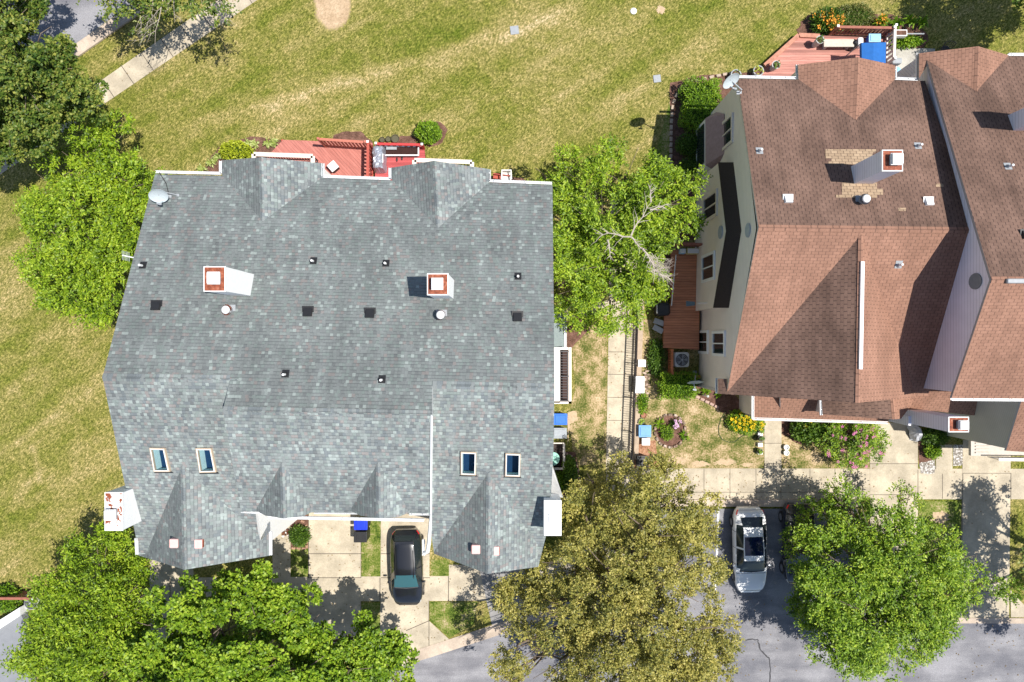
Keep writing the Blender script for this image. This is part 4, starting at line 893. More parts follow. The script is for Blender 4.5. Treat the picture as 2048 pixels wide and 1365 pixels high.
tree("maple_tree", "big rounded bright green tree in front of the grey house's driveways", "tree", P(500, 1300, 0),
     [(410, 1195, 5.4, 46, 1.2), (500, 1180, 5.4, 40, 1.1), (330, 1250, 6.0, 66, 1.6), (440, 1255, 6.6, 78, 1.8), (555, 1235, 6.2, 60, 1.5), (615, 1262, 5.8, 46, 1.2), (380, 1340, 6.6, 86, 1.9), (500, 1340, 7.0, 88, 2.0), (610, 1340, 6.4, 74, 1.7), (700, 1338, 5.6, 58, 1.4), (765, 1300, 5.0, 34, 1.0), (795, 1340, 4.6, 40, 1.0), (280, 1360, 5.8, 70, 1.5), (640, 1385, 6, 80, 1.7), (455, 1400, 6.4, 90, 2), (715, 1275, 4.8, 26, .8), (240, 1310, 5.4, 46, 1.2)],
     LF_M, 4, 13500, 9, .22, .15, .125, .26, inner=.2, lump=.24, flat=.7, clus=.44, dens=1.1)
tree("ash_tree", "fine leaved green tree overlapping the low white wall and air conditioner at bottom left", "tree", P(190, 1260, 0),
     [(128, 1172, 3.8, 30, 1.0), (220, 1125, 4.0, 48, 1.2), (170, 1200, 4.8, 68, 1.5), (255, 1190, 4.6, 50, 1.3), (122, 1240, 4.6, 40, 1.2), (200, 1260, 5.4, 62, 1.5), (92, 1292, 4.2, 34, 1.0), (140, 1310, 5.0, 60, 1.4), (225, 1330, 5.0, 62, 1.4), (56, 1318, 4.0, 18, .6), (150, 1370, 4.8, 70, 1.3), (245, 1090, 3.0, 24, .7)],
     LF_A, 5, 4200, 11, .55, .18, .07, .14, inner=.15, lump=.22, droop=-.1, clus=.32, dens=.8, flat=.5)
tree("pear_tree", "wide olive and gold leaved tree beside the parked white sedan", "tree", P(1240, 1170, 0),
     [(1240, 985, 5.4, 52, 1.3), (1325, 968, 4.6, 40, .8), (1170, 1030, 6.0, 62, 1.6), (1280, 1050, 7.0, 88, 1.9), (1375, 1035, 5.6, 48, 1.2), (1130, 1120, 6.0, 56, 1.5), (1220, 1140, 7.4, 94, 2.1), (1330, 1150, 7.2, 88, 1.9), (1408, 1120, 5.4, 40, 1.1), (1055, 1200, 5.4, 50, 1.3), (1140, 1230, 6.6, 76, 1.8), (1250, 1250, 7.4, 94, 2.1), (1360, 1260, 6.6, 84, 1.8), (1425, 1260, 5.2, 42, 1.1), (1035, 1290, 5.2, 40, 1.2), (1120, 1320, 6.2, 76, 1.7), (1240, 1350, 6.8, 92, 1.9), (1350, 1350, 6.4, 84, 1.8), (1425, 1330, 5.0, 36, 1.0), (1015, 1350, 5.0, 34, 1.0), (1400, 1060, 5.0, 28, .8), (1185, 962, 4.6, 24, .7)],
     LF_O, 6, 17000, 8, .24, .115, .072, .28, dens=1.05, inner=.2, lump=.2, flat=.75, clus=.36)
tree("elm_tree", "broad green tree over the parking bays at the lower right", "tree", P(1765, 1150, 0),
     [(1690, 1000, 3.8, 32, .9), (1652, 1050, 3.0, 42, .8), (1720, 1055, 4.8, 62, 1.3), (1622, 1112, 3.0, 42, .8), (1690, 1140, 5.2, 80, 1.5), (1790, 1110, 5.4, 80, 1.6), (1800, 1000, 3.2, 24, .7), (1880, 1110, 4.8, 60, 1.3), (1935, 1140, 4.0, 44, 1.0), (1636, 1200, 3.3, 52, .9), (1720, 1230, 5.4, 86, 1.6), (1830, 1210, 5.2, 82, 1.6), (1915, 1190, 4.2, 48, 1.1), (1670, 1270, 4.4, 54, 1.2), (1770, 1275, 4.6, 62, 1.3), (1855, 1270, 4.2, 44, 1.0), (1735, 1320, 3.6, 24, .8), (1575, 1080, 2.8, 16, .3), (1985, 1165, 3.6, 20, .6), (1760, 1065, 4.6, 50, 1.2)],
     LF_E, 7, 9500, 9, .36, .15, .07, .24, dens=.75, inner=.12, lump=.22, clus=.36, flat=.55)
# trees mostly beyond the frame
tree("elm_tree", "dark leaved tree just entering at the right edge above the lower driveway", "tree", P(2140, 1120, 0),
     [(2240, 1085, 6.0, 48, 1.0), (2262, 1130, 6.6, 76, 1.5), (2225, 1200, 6.2, 78, 1.4), (2270, 1290, 6.0, 70, 1.3), (2190, 1270, 5.4, 50, 1.0), (2056, 1125, 4.4, 26, .8)], LF_B, 8, 1900, 10, .4, .16, .09, .22, lump=.25, dens=.7)
tree("ash_tree", "shady loose tree over the lawn at the top right corner", "tree", P(2130, -40, 0),
     [(2165, -130, 7.0, 62, 1.1), (2240, -75, 7.4, 78, 1.5), (2310, -140, 7.0, 75, 1.4), (2235, -5, 7.2, 62, 1.3), (2160, -40, 6.4, 48, 1.0), (2095, -95, 6.0, 40, .8), (2060, 10, 5.0, 20, .6)], LF_D, 9, 2300, 10, .5, .17, .09, .2, lump=.3)
tree("locust_tree", "thin branched tree with sparse leaves reaching in from the top edge over the sidewalk", "tree", P(360, -60, 0),
     [(275, -40, 4.5, 55, 1.0), (330, -25, 5.5, 50, 1.0), (410, -25, 5.5, 45, .8), (225, -35, 5.0, 40, .9), (300, 15, 3.6, 30, .5)], LF_B, 10, 620, 9, .5, .17, .10, .12, lump=.3, inner=.4)
tw = bpy.data.objects["locust_tree"]; m = MB(); r = random.Random(17)
for a, b in (((345, -40), (350, 45)), ((350, -50), (430, 60)), ((340, -40), (270, 60)), ((380, -60), (470, 30)), ((330, -40), (310, 90))): branchy(m, P(*a, 5.5), P(*b, 5.0), .03, 2, r)
m.build("bare_branches", TWIG, tw)

# ------------------------------------------------------------------ shrubs and small plants
def flowering(o, pos, fm, cnt, fs, r2):
    pos = pos[pos[:, 2] > np.quantile(pos[:, 2], .45)]; first = None; og = org(o)
    for _ in range(cnt):
        p = pos[r2.randrange(len(pos))]
        if first is None:
            m = MB()
            for j in range(5):
                t = j * 1.2566; m.face([(0, 0, 0), (fs * math.cos(t - .35), fs * math.sin(t - .35), .02), (fs * 1.25 * math.cos(t), fs * 1.25 * math.sin(t), .0), (fs * math.cos(t + .35), fs * math.sin(t + .35), .02)])
            f = first = m.build("flower", fm); f.parent = o
        else:
            f = first.copy(); COL.objects.link(f); f.parent = o
        k = r2.uniform(.6, 1.25); f.scale = (k, k, k); f.rotation_euler = (r2.uniform(-.5, .5), r2.uniform(-.5, .5), r2.uniform(0, 6)); f.location = (p[0] - og.x, p[1] - og.y, p[2] - og.z + .05)
def shrub(name, label, cat, px, py, rx, ry, h, mat, seed, n=900, ll=.09, lw=.06, group=None, box=False, flowers=None):
    """ellipsoid shrub on the ground; pixel centre of its middle height"""
    rg = np.random.default_rng(seed); k = (H - h * .5) / F; c = P(px, py, h * .5); o = thing(name, label, cat, (c.x, c.y, 0), group)
    X, Y = rx * k, ry * k
    d = rg.normal(size=(n, 3)); d[:, 2] = np.abs(d[:, 2]) * 1.1 - .15
    if box:
        q = rg.uniform(-1, 1, size=(n, 3)); s = rg.random(n); ax = np.where(s < .6, 2, np.where(s < .8, 0, 1)); q[np.arange(n), ax] = np.where(ax == 2, 1, np.sign(q[np.arange(n), ax])); nn = np.linalg.norm(np.sign(q) * np.abs(q) ** 6, axis=1, keepdims=True) ** (1 / 6.); d = q / np.maximum(nn, 1e-3); d[:, 2] = np.where(d[:, 2] < -.6, -.6, d[:, 2])
        pos = np.array([c.x, c.y, h * .5]) + d * np.array([X, Y, h * .5])
    else:
        d /= np.linalg.norm(d, axis=1, keepdims=True); pos = np.array([c.x, c.y, h * .35]) + d * np.array([X, Y, h * .65])
    lp = 1 + .10 * np.sin(d[:, 0] * 5 + seed) * np.cos(d[:, 1] * 6 + seed * 2) + .06 * np.sin(d[:, 0] * 13 + d[:, 1] * 11 + seed)
    pos = np.array([c.x, c.y, h * .3]) + (pos - np.array([c.x, c.y, h * .3])) * lp[:, None] + rg.normal(size=pos.shape) * .045
    dd = d + rg.normal(size=d.shape) * .6; nr = d * .8 + np.array([0, 0, .7]) + rg.normal(size=d.shape) * .45
    leafmesh("foliage", pos, dd, nr, ll * (.7 + .6 * rg.random(n)), lw * (.7 + .6 * rg.random(n)), mat, o, (c.x, c.y, 0))
    m = MB()
    if box: m.box((c.x, c.y, h * .47), (2 * X * .9, 2 * Y * .9, h * .94), 0, 0, .25 * min(X, Y))
    else: m.lathe((c.x, c.y, 0), [(.5, .02), (.9, h * .25), (.88, h * .5), (.66, h * .78), (.3, h * .92), (.02, h * .95)], 18, 0, X, Y)
    m.build("core", plain("core_" + mat.name, (.03, .06, .008), .9, .1), o, True)
    if flowers:
        fm, cnt, fs = flowers; r2 = random.Random(seed); flowering(o, pos, fm, cnt, fs, r2)
    return o
shrub("shrub", "golden green mounded shrub at the back left corner of the grey house", "shrub", 472, 303, 30, 18, 1.1, LF_Y, 1, 1500, .11, .08)
shrub("shrub", "round bright green shrub in a mulch ring behind the red deck", "shrub", 856, 265, 24, 20, 1.0, LF_H, 2, 1500, .10, .07)
shrub("hedge", "clipped square green hedge half in shade at the upper left corner of the brown house", "hedge", 1400, 212, 35, 46, 1.2, LF_H, 3, 5200, .09, .06, box=True)
shrub("shrub", "shaded round shrub below the bay window", "shrub", 1380, 290, 26, 20, 1.0, LF_D, 4, 1300, .09, .06)
shrub("shrub", "small shaded shrub between the bay window and the lime green tree", "shrub", 1384, 336, 24, 20, .9, LF_D, 5, 900, .09, .06)
shrub("hedge", "rounded green hedge below the air conditioner, front half in sun", "hedge", 1354, 771, 34, 24, 1.1, LF_H, 6, 3000, .09, .06, box=True)
shrub("shrub", "yellow green leafy patch against the path wall above the two clay pots", "shrub", 1284, 806, 10, 20, .5, LF_H, 7, 600, .10, .07)
shrub("shrub", "mid green round shrub under the white chimney on the path side of the grey house", "shrub", 1118, 964, 15, 18, 1.0, LF_H, 8, 900, .10, .07)
shrub("shrub", "taller narrow dark green shrub between the grey house and the shaded lawn", "shrub", 1139, 950, 13, 34, 1.3, LF_D, 9, 1300, .11, .08)
shrub("shrub", "low green shrub in the brick edged bed by the front walk of the grey house", "shrub", 599, 1073, 17, 18, .8, LF_D, 10, 1100, .13, .05)
shrub("shrub", "small round bright shrub between the pebbles and mulch by the right driveway", "shrub", 1866, 902, 13, 13, .7, LF_H, 11, 700, .10, .07)
shrub("shrub", "dark green shrub in the shade of the fallen looking grey chimney", "shrub", 1870, 872, 26, 18, .9, LF_D, 12, 900, .10, .07)
shrub("shrub", "green bush in the corner beside the wooden fence at the bottom left", "shrub", 8, 1198, 30, 24, 1.0, LF_H, 13, 1200, .13, .09)
shrub("shrub", "small round green plant in the centre of the circular flower bed", "shrub", 1334, 866, 11, 13, .5, LF_H, 14, 500, .09, .05)
o = tree("flower_bush", "crape myrtle bush covered in pink blossom beside the right driveway", "flowering bush", P(1695, 868, 0),
     [(1690, 868, 1.5, 30, .7), (1725, 880, 1.6, 34, .7), (1752, 890, 1.3, 22, .5), (1700, 905, 1.3, 28, .5), (1668, 885, 1.2, 22, .5), (1720, 855, 1.2, 26, .5)], LF_E, 15, 1300, 7, .25, .11, .06, .04, clus=.22, lump=.25)
fo_ = [c for c in o.children if c.name.startswith("crown")][0]; cc = np.empty(len(fo_.data.vertices) * 3); fo_.data.vertices.foreach_get("co", cc); flowering(o, cc.reshape(-1, 3) + np.array(o.location), PNK, 90, .085, random.Random(5))
shrub("shrub", "deep green bush in front of the porch, left of the pink blossom bush", "shrub", 1622, 862, 36, 22, 1.2, LF_D, 16, 1500, .14, .09, flowers=(YEL, 5, .1))
shrub("flower_bed_plant", "mass of yellow flowers by the porch corner of the brown house", "flowers", 1492, 843, 34, 22, .7, LF_H, 17, 1500, .13, .06, flowers=(YEL, 80, .075))
shrub("flower_bed_plant", "orange lilies beside the red deck's railing at the top", "flowers", 1658, 42, 30, 20, .9, LF_D, 18, 1200, .22, .06, flowers=(ORA, 26, .14))
shrub("flower_bed_plant", "pair of orange lilies above the cooler", "flowers", 1760, 44, 10, 6, .9, LF_H, 19, 260, .2, .05, flowers=(ORA, 6, .14))
shrub("flower_bed_plant", "pale pink flowers in the circular flower bed", "flowers", 1351, 848, 8, 8, .5, LF_D, 20, 200, .09, .05, flowers=(PPALE, 14, .09))
shrub("shrub", "brown and green low scrubby plant between the lilies and the cooler", "shrub", 1710, 34, 36, 24, .7, m_leaf("scrub_leaf", (.05, .06, .01), (.14, .17, .03), (.33, .33, .12), .3), 21, 1700, .13, .05)
shrub("shrub", "leafy low bed plants right of the blue canopy", "shrub", 1808, 83, 32, 9, .5, LF_H, 22, 900, .16, .09)
shrub("shrub", "tangle of low plants beside the deck above the air conditioner", "shrub", 1312, 715, 14, 34, .6, LF_D, 23, 900, .13, .07)
def spiky(name, label, px, py, s, mat, seed, h=.35, cat="plant", group=None, n=26, w=.035):
    r = random.Random(seed); c = P(px, py, 0); m = MB()
    for k in range(n):
        t = r.uniform(0, 6.28); L = s * r.uniform(.6, 1.1); a = c + Vector((0, 0, .03)); b = c + Vector((math.cos(t) * L * .55, math.sin(t) * L * .55, h * r.uniform(.7, 1))); e = c + Vector((math.cos(t) * L, math.sin(t) * L, h * r.uniform(.3, .7))); sd = Vector((-math.sin(t), math.cos(t), 0)) * w
        m.face([a - sd * .4, a + sd * .4, b + sd, b - sd]); m.face([b - sd, b + sd, e])
    return single(m, name, mat, label, cat, group, loc=c)
GR = "pale variegated tufts in the mulch"
for i, (x, y, l) in enumerate(((438, 317, "pale striped tuft in the mulch tucked against the golden shrub"), (424, 328, "pale striped tuft in the middle of the three by the grey roof corner"), (407, 340, "pale striped tuft nearest the grey roof gutter"),
                               (498, 288, "pale striped tuft touching the right side of the golden shrub"), (514, 290, "pale striped tuft second from the golden shrub"), (538, 288, "pale striped tuft third from the golden shrub"), (551, 289, "pale striped tuft beside the salmon deck corner"))):
    spiky("striped_plant", l, x, y, .36, LF_P, 30 + i, group=GR)
for i, (x, y, l) in enumerate(((1785, 52, "large bladed green plant next to the deck railing post"), (1812, 48, "large bladed green plant behind the wall planter"), (1836, 50, "large bladed green plant at the right end of the bed"))):
    spiky("bladed_plant", l, x, y, .5, LF_H, 50 + i, .6, group="bladed plants behind the patio", w=.06)
spiky("striped_plant", "wispy green plant at the right side of the circular flower bed", 1368, 870, .4, LF_H, 61, .3)
spiky("striped_plant", "wispy green plant at the left side of the circular flower bed", 1318, 848, .45, LF_H, 62, .3)
spiky("bladed_plant", "leafy sprout by the dish post in front of the brown house", 1410, 783, .4, LF_H, 63, .3)
spiky("bladed_plant", "small bright sprout near the porch corner mulch", 1434, 790, .25, LF_H, 64, .25)

# ------------------------------------------------------------------ decks, fences, yard things
o = thing("deck", "salmon pink board deck behind the left half of the grey house", "deck", P(640, 320, 0))
m = MB(); m.prism([P(x, y, .5) for x, y in [(566, 280), (745, 286), (745, 380), (520, 380), (536, 312)]], .3, .5); m.build("floor", REDDECK, o)
m = MB()
for x, y in ((568, 284), (650, 290), (740, 290), (560, 350)): p = P(x, y, 0); m.box((p.x, p.y, .15), (.12, .12, .3))
m.build("footings", REDP, o)
o = thing("deck", "bright red board deck with grill, right of the salmon deck", "deck", P(800, 310, 0))
m = MB(); m.prism([P(x, y, .35) for x, y in [(750, 290), (848, 292), (851, 322), (851, 380), (750, 380)]], .15, .35); m.build("floor", REDDECK2, o)
def fence(name, label, a, b, h, mat, z0=0, step=.16, post=True, cap=None, group=None, lean=0):
    o = thing(name, label, "fence", (a.x, a.y, z0), group); m = MB(); d = (b - a); L = d.length; d.normalize(); n = int(L / step); an = math.atan2(d.y, d.x)
    for k in range(n + 1):
        p = a + d * (L * k / n); m.box((p.x, p.y, z0 + h / 2), (step * .55, .03, h - .1), an)
    m.build("slats", mat, o); m = MB(); c = a.lerp(b, .5); s = Vector((-d.y, d.x, 0))
    m.box((c.x, c.y, z0 + h), (L + .1, .14, .05), an); m.box((c.x, c.y, z0 + .2), (L, .08, .08), an); m.box((c.x, c.y, z0 + h - .12), (L, .06, .1), an); m.build("rail", mat, o)
    for e in (a, b):
        m = MB(); m.box((e.x, e.y, z0 + h / 2 + .05), (.11, .11, h + .1), an); m.box((e.x, e.y, z0 + h + .13), (.13, .13, .05), an, 1); m.build("post", [mat, cap or mat], o)
    return o
fence("fence", "long salmon red privacy fence along the back of the salmon deck", P(652, 294, .5), P(742, 300, .5), 1.5, plain("salmon_paint", (.50, .17, .12), .6, .3, var=.1), .5, .2)
fence("fence", "red privacy fence separating the salmon deck and the red deck", P(747, 300, .4), P(746, 372, .4), 1.5, REDP, .4, .2, cap=WHITE)
fence("fence", "low red rail along the back of the bright red deck", P(758, 296, .35), P(848, 298, .35), .8, plain("bright_red_paint", (.5, .05, .05), .6, .3), .35, .3, cap=WHITE)
# white framed table
o = thing("planter_box", "long white framed empty planter on the bright red deck", "planter", P(800, 305, .35)); m = MB()
a_, b_ = P(761, 293, .75), P(838, 311, .75)
for c, d in ((((a_.x + b_.x) / 2, a_.y, .72), (b_.x - a_.x, .07, .12)), (((a_.x + b_.x) / 2, b_.y, .72), (b_.x - a_.x, .07, .12)), ((a_.x + .03, (a_.y + b_.y) / 2, .725), (.07, a_.y - b_.y - .07, .12)), ((b_.x - .03, (a_.y + b_.y) / 2, .725), (.07, a_.y - b_.y - .07, .12))): m.box(c, d)
m.build("frame", WHITE, o); m = MB(); m.box(((a_.x + b_.x) / 2, (a_.y + b_.y) / 2, .5), (b_.x - a_.x - .16, a_.y - b_.y - .09, .3)); m.build("tray", plain("dark_soil", (.05, .025, .022), .9, .1), o)
m = MB(); p = P(783, 297, .8); m.box((p.x, p.y, .80), (.6, .16, .04)); m.build("board", GREYP, o)
# grill
p = P(764, 326, 0); o = thing("grill", "barbecue grill under a crumpled silver blue cover on the bright red deck", "grill", (p.x, p.y, .35))
rg = random.Random(3); m = MB(); vs = []; nx, ny = 9, 15
for i in range(nx):
    for j in range(ny):
        u, v_ = i / (nx - 1) * 2 - 1, j / (ny - 1) * 2 - 1; hgt = 1.15 - .25 * abs(u) ** 3 - .3 * abs(v_) ** 4 - (.8 if max(abs(u), abs(v_)) > .99 else 0); vs.append((p.x + u * .36 + rg.uniform(-.03, .03), p.y + v_ * .72 + rg.uniform(-.03, .03), .35 + hgt + rg.uniform(-.05, .05)))
m.mesh(vs, [[i * ny + j, (i + 1) * ny + j, (i + 1) * ny + j + 1, i * ny + j + 1] for i in range(nx - 1) for j in range(ny - 1)]); m.build("cover", TARP, o)
m = MB(); m.box((p.x, p.y, .75), (.5, 1.2, .7)); m.build("cart", BLACK, o)
m = MB(); m.box((p.x + .30, p.y - .1, 1.35), (.05, .5, .04)); m.build("handle", WHITE, o)
for i, (x, y, a) in enumerate(((794, 320, .3), (804, 317, -.7))):
    p = P(x, y, .36); m = MB(); m.lathe((p.x, p.y, .355), [(.9, 0), (1, .04), (.7, .08), (.3, .09)], 10, 0, .055, .13); single(m, "shoe", BLACK, ("left" if i == 0 else "right") + " shoe of the dark pair lying on the bright red deck", "shoe", "pair of shoes")
p = P(670, 337, .5); o = thing("side_table", "small white topped box table with dark sides on the salmon deck", "table", (p.x, p.y, .5)); m = MB(); m.box((p.x, p.y, .72), (.42, .42, .44), .7); m.build("body", plain("dark_wicker", (.04, .02, .02), .8), o); m = MB(); m.box((p.x, p.y, .97), (.5, .5, .06), .7, 0, .02); m.build("top", WHITE, o)
for i, (x, y, rr_, l) in enumerate(((766, 282, .16, "leftmost dark pot ring behind the red rail"), (778, 281, .16, "middle dark pot ring behind the red rail"), (792, 280, .24, "largest pot ring behind the red rail"))):
    c = P(x, y, 0); m = MB(); m.lathe(c, [(rr_ * .7, 0), (rr_, .28), (rr_ * .9, .28), (rr_ * .85, .2), (.02, .2)], 18); single(m, "plant_pot", plain("bronze_pot", (.10, .09, .05), .6), l, "pot", "pots behind the red deck")
p = P(1013, 358, 0); o = thing("patio_chair", "white plastic chair just showing past the back gutter of the grey roof", "chair", p); m = MB(); m.box((p.x, p.y, .45), (.55, .5, .06), 0, 0, .04); m.build("seat", WHITE, o)
m = MB(); m.tube([(p.x - .28, p.y - .2, .75), (p.x - .26, p.y + .28, .9), (p.x + .26, p.y + .28, .9), (p.x + .28, p.y - .2, .75)], .05, 6); m.box((p.x, p.y + .28, .68), (.5, .05, .4)); m.build("backrest", WHITE, o)
for a in (-1, 1):
    for b in (-1, 1): m = MB(); m.tube([(p.x + a * .22, p.y + b * .2, .45), (p.x + a * .25, p.y + b * .23, 0)], .025, 5); m.build("leg", WHITE, o)
m = MB(); a_ = P(985, 349, .4); b_ = P(1022, 355, .4); m.box(((a_.x + b_.x) / 2, (a_.y + b_.y) / 2 - .1, .3), (1.0, .2, .2), -.12); m.box(((a_.x + b_.x) / 2, (a_.y + b_.y) / 2, .55), (1.0, .05, .3), -.12); single(m, "planter_box", REDP, "low red wooden planter beside the white plastic chair", "planter")

# utility covers, sewer cap, bird pole
for x, y, l, s in ((1029, 61, "grey square utility cover set in the upper lawn, nearer the grey house", .5), (1314, 158, "grey square utility cover set in the lawn beside the brown house", .44)):
    c = P(x, y, 0); m = MB(); m.box((c.x, c.y, .02), (s, s, .05), .12, 0, .02); m.lathe((c.x, c.y, .046), [(s * .3, 0), (s * .3, .006)], 16); single(m, "utility_cover", GREYP, l, "utility cover")
c = P(1267, 23, 0); m = MB(); m.lathe(c, [(.19, 0), (.19, .04), (.15, .07), (.03, .08)], 20); single(m, "pipe_cap", WHITE, "small round white cap in the grass at the top of the lawn", "pipe cap", smooth=False)
o = dish("satellite_dish", "white satellite dish on the back left corner of the brown roof above the hedge", 1462, 162, 7.3, .41, math.radians(64), math.radians(-62), R(1478, 186, pB2))
mp = P(1389, 745, 0); o = dish("satellite_dish", "grey satellite dish on a ground post in front of the rounded hedge", 1391, 765, 1.9, .42, math.radians(78), math.radians(-88), mp)
c = P(1405, 790, 0); m = MB(); m.tube([c, c + Vector((0, .0, 1.1))], .05, 8); m.tube([c + Vector((0, 0, 1.1)), c + Vector((0, 0, 1.16))], [.07, .02], 8); single(m, "post", WHITE, "short white garden post next to the ground mounted dish", "post")

# side deck of the brown house
o = thing("deck", "dark brown board side deck along the cream wall", "deck", P(1365, 600, 0))
m = MB(); m.prism([P(x, y, .45) for x, y in [(1342, 500), (1400, 500), (1398, 700), (1326, 696), (1330, 612), (1342, 608)]], .2, .45); m.build("floor", BRDECK, o)
m = MB(); m.prism([P(x, y, .3) for x, y in [(1312, 505), (1340, 505), (1338, 600), (1310, 600)]], .1, .3); m.build("step", plain("dark_wood", (.09, .04, .025), .8), o)
m = MB(); m.tube([P(1343, 612, 1.2), P(1352, 510, 1.2)], .03, 5); m.tube([P(1344, 600, .4), P(1344, 600, 1.2)], .04, 5); m.tube([P(1352, 520, .4), P(1352, 520, 1.2)], .04, 5); m.build("handrail", WHITE, o)
ORW = plain("orange_wood", (.46, .16, .07), .7, .2, var=.2)
o = fence("fence", "orange brown wooden screen boxing in the round fan air conditioner", P(1336, 700, 0), P(1336, 746, 0), 1.0, ORW, 0, .14)
a_, b_ = P(1336, 746, 0), P(1391, 752, 0); fence("fence", "low wooden rail between the air conditioner and the hedge", a_, b_, .7, ORW, 0, .2)
fence("fence", "reddish slat screen at the upper end of the brown side deck", P(1350, 492, .45), P(1396, 494, .45), 1.0, RAILR, .45, .16)
def acunit(px, py, label):
    c = P(px, py, .84); c.z = 0; o = thing("air_conditioner", label, "air conditioner", c); m = MB(); m.box((c.x, c.y, .42), (.86, .86, .84), 0, 0, .09); m.build("cabinet", plain("ac_grey", (.56, .56, .53), .5, .4), o)
    m = MB(); m.lathe((c.x, c.y, .845), [(.36, 0), (.36, .015), (.02, .02)], 28); m.build("fan_well", BLACK, o)
    for k in range(5):
        t = k * 1.2566; m = MB(); m.mesh([(c.x + .05 * math.cos(t), c.y + .05 * math.sin(t), .875), (c.x + .32 * math.cos(t - .3), c.y + .32 * math.sin(t - .3), .87), (c.x + .33 * math.cos(t + .35), c.y + .33 * math.sin(t + .35), .89)], [[0, 1, 2]]); m.build("fan_blade", plain("fan_grey", (.16, .17, .19), .5), o)
    m = MB()
    for rr_ in (.12, .2, .28, .35): m.tube([(c.x + rr_ * math.cos(t), c.y + rr_ * math.sin(t), .91) for t in np.linspace(0, 2 * math.pi, 25)], .006, 4, cap=False)
    for k in range(8): m.tube([(c.x, c.y, .915), (c.x + .36 * math.cos(k * .785), c.y + .36 * math.sin(k * .785), .90)], .006, 4)
    m.lathe((c.x, c.y, .90), [(.06, 0), (.06, .03)], 12); m.build("grille", GREYP, o); return o
acunit(1364, 720, "air conditioner with a round fan beside the cream wall of the brown house"); acunit(62, 1206, "air conditioner half hidden by leaves at the bottom left")
fence("fence", "grey brown slatted fence above the air conditioner at the bottom left", P(22, 1182, 0), P(96, 1182, 0), 1.2, RAILR, 0, .16, cap=WHITE)
# things on the side deck
for px, py, mt, l, s in ((1365, 503, LBLUE, "pale blue tub at the top of the side deck", (.35, .3, .35)), (1385, 503, plain("cooler_yellow", (.62, .52, .25)), "tan and white cooler against the cream wall at the top of the side deck", (.7, .34, .4))):
    c = P(px, py, .7); m = MB(); m.box((c.x, c.y, .45 + s[2] / 2), s, 0, 0, .04); m.box((c.x, c.y, .47 + s[2]), (s[0] * .9, s[1] * .8, .05), 0, 1, .015); single(m, "storage_tub", [mt, WHITE], l, "tub")
c = P(1320, 620, 0); o = thing("grill", "black covered grill at the left edge of the side deck", "grill", c); m = MB(); m.box((c.x, c.y, .5), (.8, .75, .9), 0, 0, .12); m.build("body", BLACK, o); m = MB(); m.tube([(c.x - .38, c.y - .25, .97), (c.x - .38, c.y + .25, .97)], .025, 5); m.build("handle", WHITE, o)
m = MB(); c = P(1386, 607, 2.6); m.tube([P(1425, 606, 2.9), P(1396, 607, 2.4)], .05, 6); m.hexa([(c.x - .28, c.y - .15, 2.2), (c.x + .2, c.y - .1, 2.2), (c.x + .2, c.y + .1, 2.2), (c.x - .28, c.y + .15, 2.2)], [(c.x - .28, c.y - .15, 2.25), (c.x + .2, c.y - .1, 2.25), (c.x + .2, c.y + .1, 2.25), (c.x - .28, c.y + .15, 2.25)], 1); single(m, "downspout", [PINKW, plain("slate_blue", (.12, .17, .19))], "pale downspout with a slate blue end crossing the side deck", "downspout")
for i, (x, y, a, l) in enumerate(((1316, 645, .35, "upper grey slab leaning left of the side deck"), (1314, 659, .5, "lower grey slab leaning left of the side deck"))):
    c = P(x, y, 0); m = MB(); m.box((c.x, c.y, .3), (.62, .32, .07), -a, 0, .02); m.box((c.x, c.y, .13), (.3, .2, .26)); single(m, "stone_slab", plain("slab_grey", (.42, .42, .42)), l, "slab", "grey slabs beside the deck")

# path railing, wall and yard things
o = thing("railing", "long black picket railing along the concrete side path", "railing", P(1262, 780, 0))
def fx(y, top): return (1275.5 - (y - 640) * .0425) - (0 if top else 6.6)
ya, yb = 560, 938
m = MB(); hz = 1.1
for z in (.12, 1.02, hz): m.tube([Vector((P(fx(ya, 1), ya, hz).x, P(fx(ya, 1), ya, hz).y, z)), Vector((P(fx(yb, 1), yb, hz).x, P(fx(yb, 1), yb, hz).y, z))], .03, 4)
m.build("rails", DARKM, o); m = MB(); A, Bz = P(fx(ya, 1), ya, hz), P(fx(yb, 1), yb, hz); n = int((A - Bz).length / .135)
for k in range(n + 1): p = A.lerp(Bz, k / n); m.box((p.x, p.y, .57), (.024, .024, 1.0))
m.build("pickets", DARKM, o)
for y in (612, 658, 728, 798, 868, 935):
    p = P(fx(y, 1), y, hz); m = MB(); m.box((p.x, p.y, .58), (.05, .05, 1.16)); m.build("post", DARKM, o)
m = MB(); a_ = [P(x, y, .35) for x, y in [(1268, 920), (1280, 560), (1290, 560), (1277, 920)]]; m.prism(a_, 0, .3); single(m, "retaining_wall", plain("tan_block", (.46, .36, .27), .9, .1, var=.2, scale=4), "low tan block wall between the black railing and the brown house's yard", "wall")
def bbox(name, label, px, py, sx, sy, h, mats, z0=0.0, cat="bin", group=None, lid=True, inner=None):
    c = P(px, py, z0 + h); o = thing(name, label, cat, (c.x, c.y, z0), group)
    m = MB(); hx, hy = sx / 2, sy / 2
    m.hexa([(c.x + a * hx * .82, c.y + b * hy * .82, z0 + .03) for a, b in ((-1, -1), (1, -1), (1, 1), (-1, 1))], [(c.x + a * hx, c.y + b * hy, z0 + h * .92) for a, b in ((-1, -1), (1, -1), (1, 1), (-1, 1))]); m.build("body", mats[0], o)
    m = MB(); m.box((c.x, c.y, z0 + h * .96), (sx * 1.06, sy * 1.06, h * .06), 0, 0, .02); m.box((c.x, c.y, z0 + h), (sx * .8, sy * .78, .05), 0, 0, .02); m.build("lid", mats[1], o); return o, c
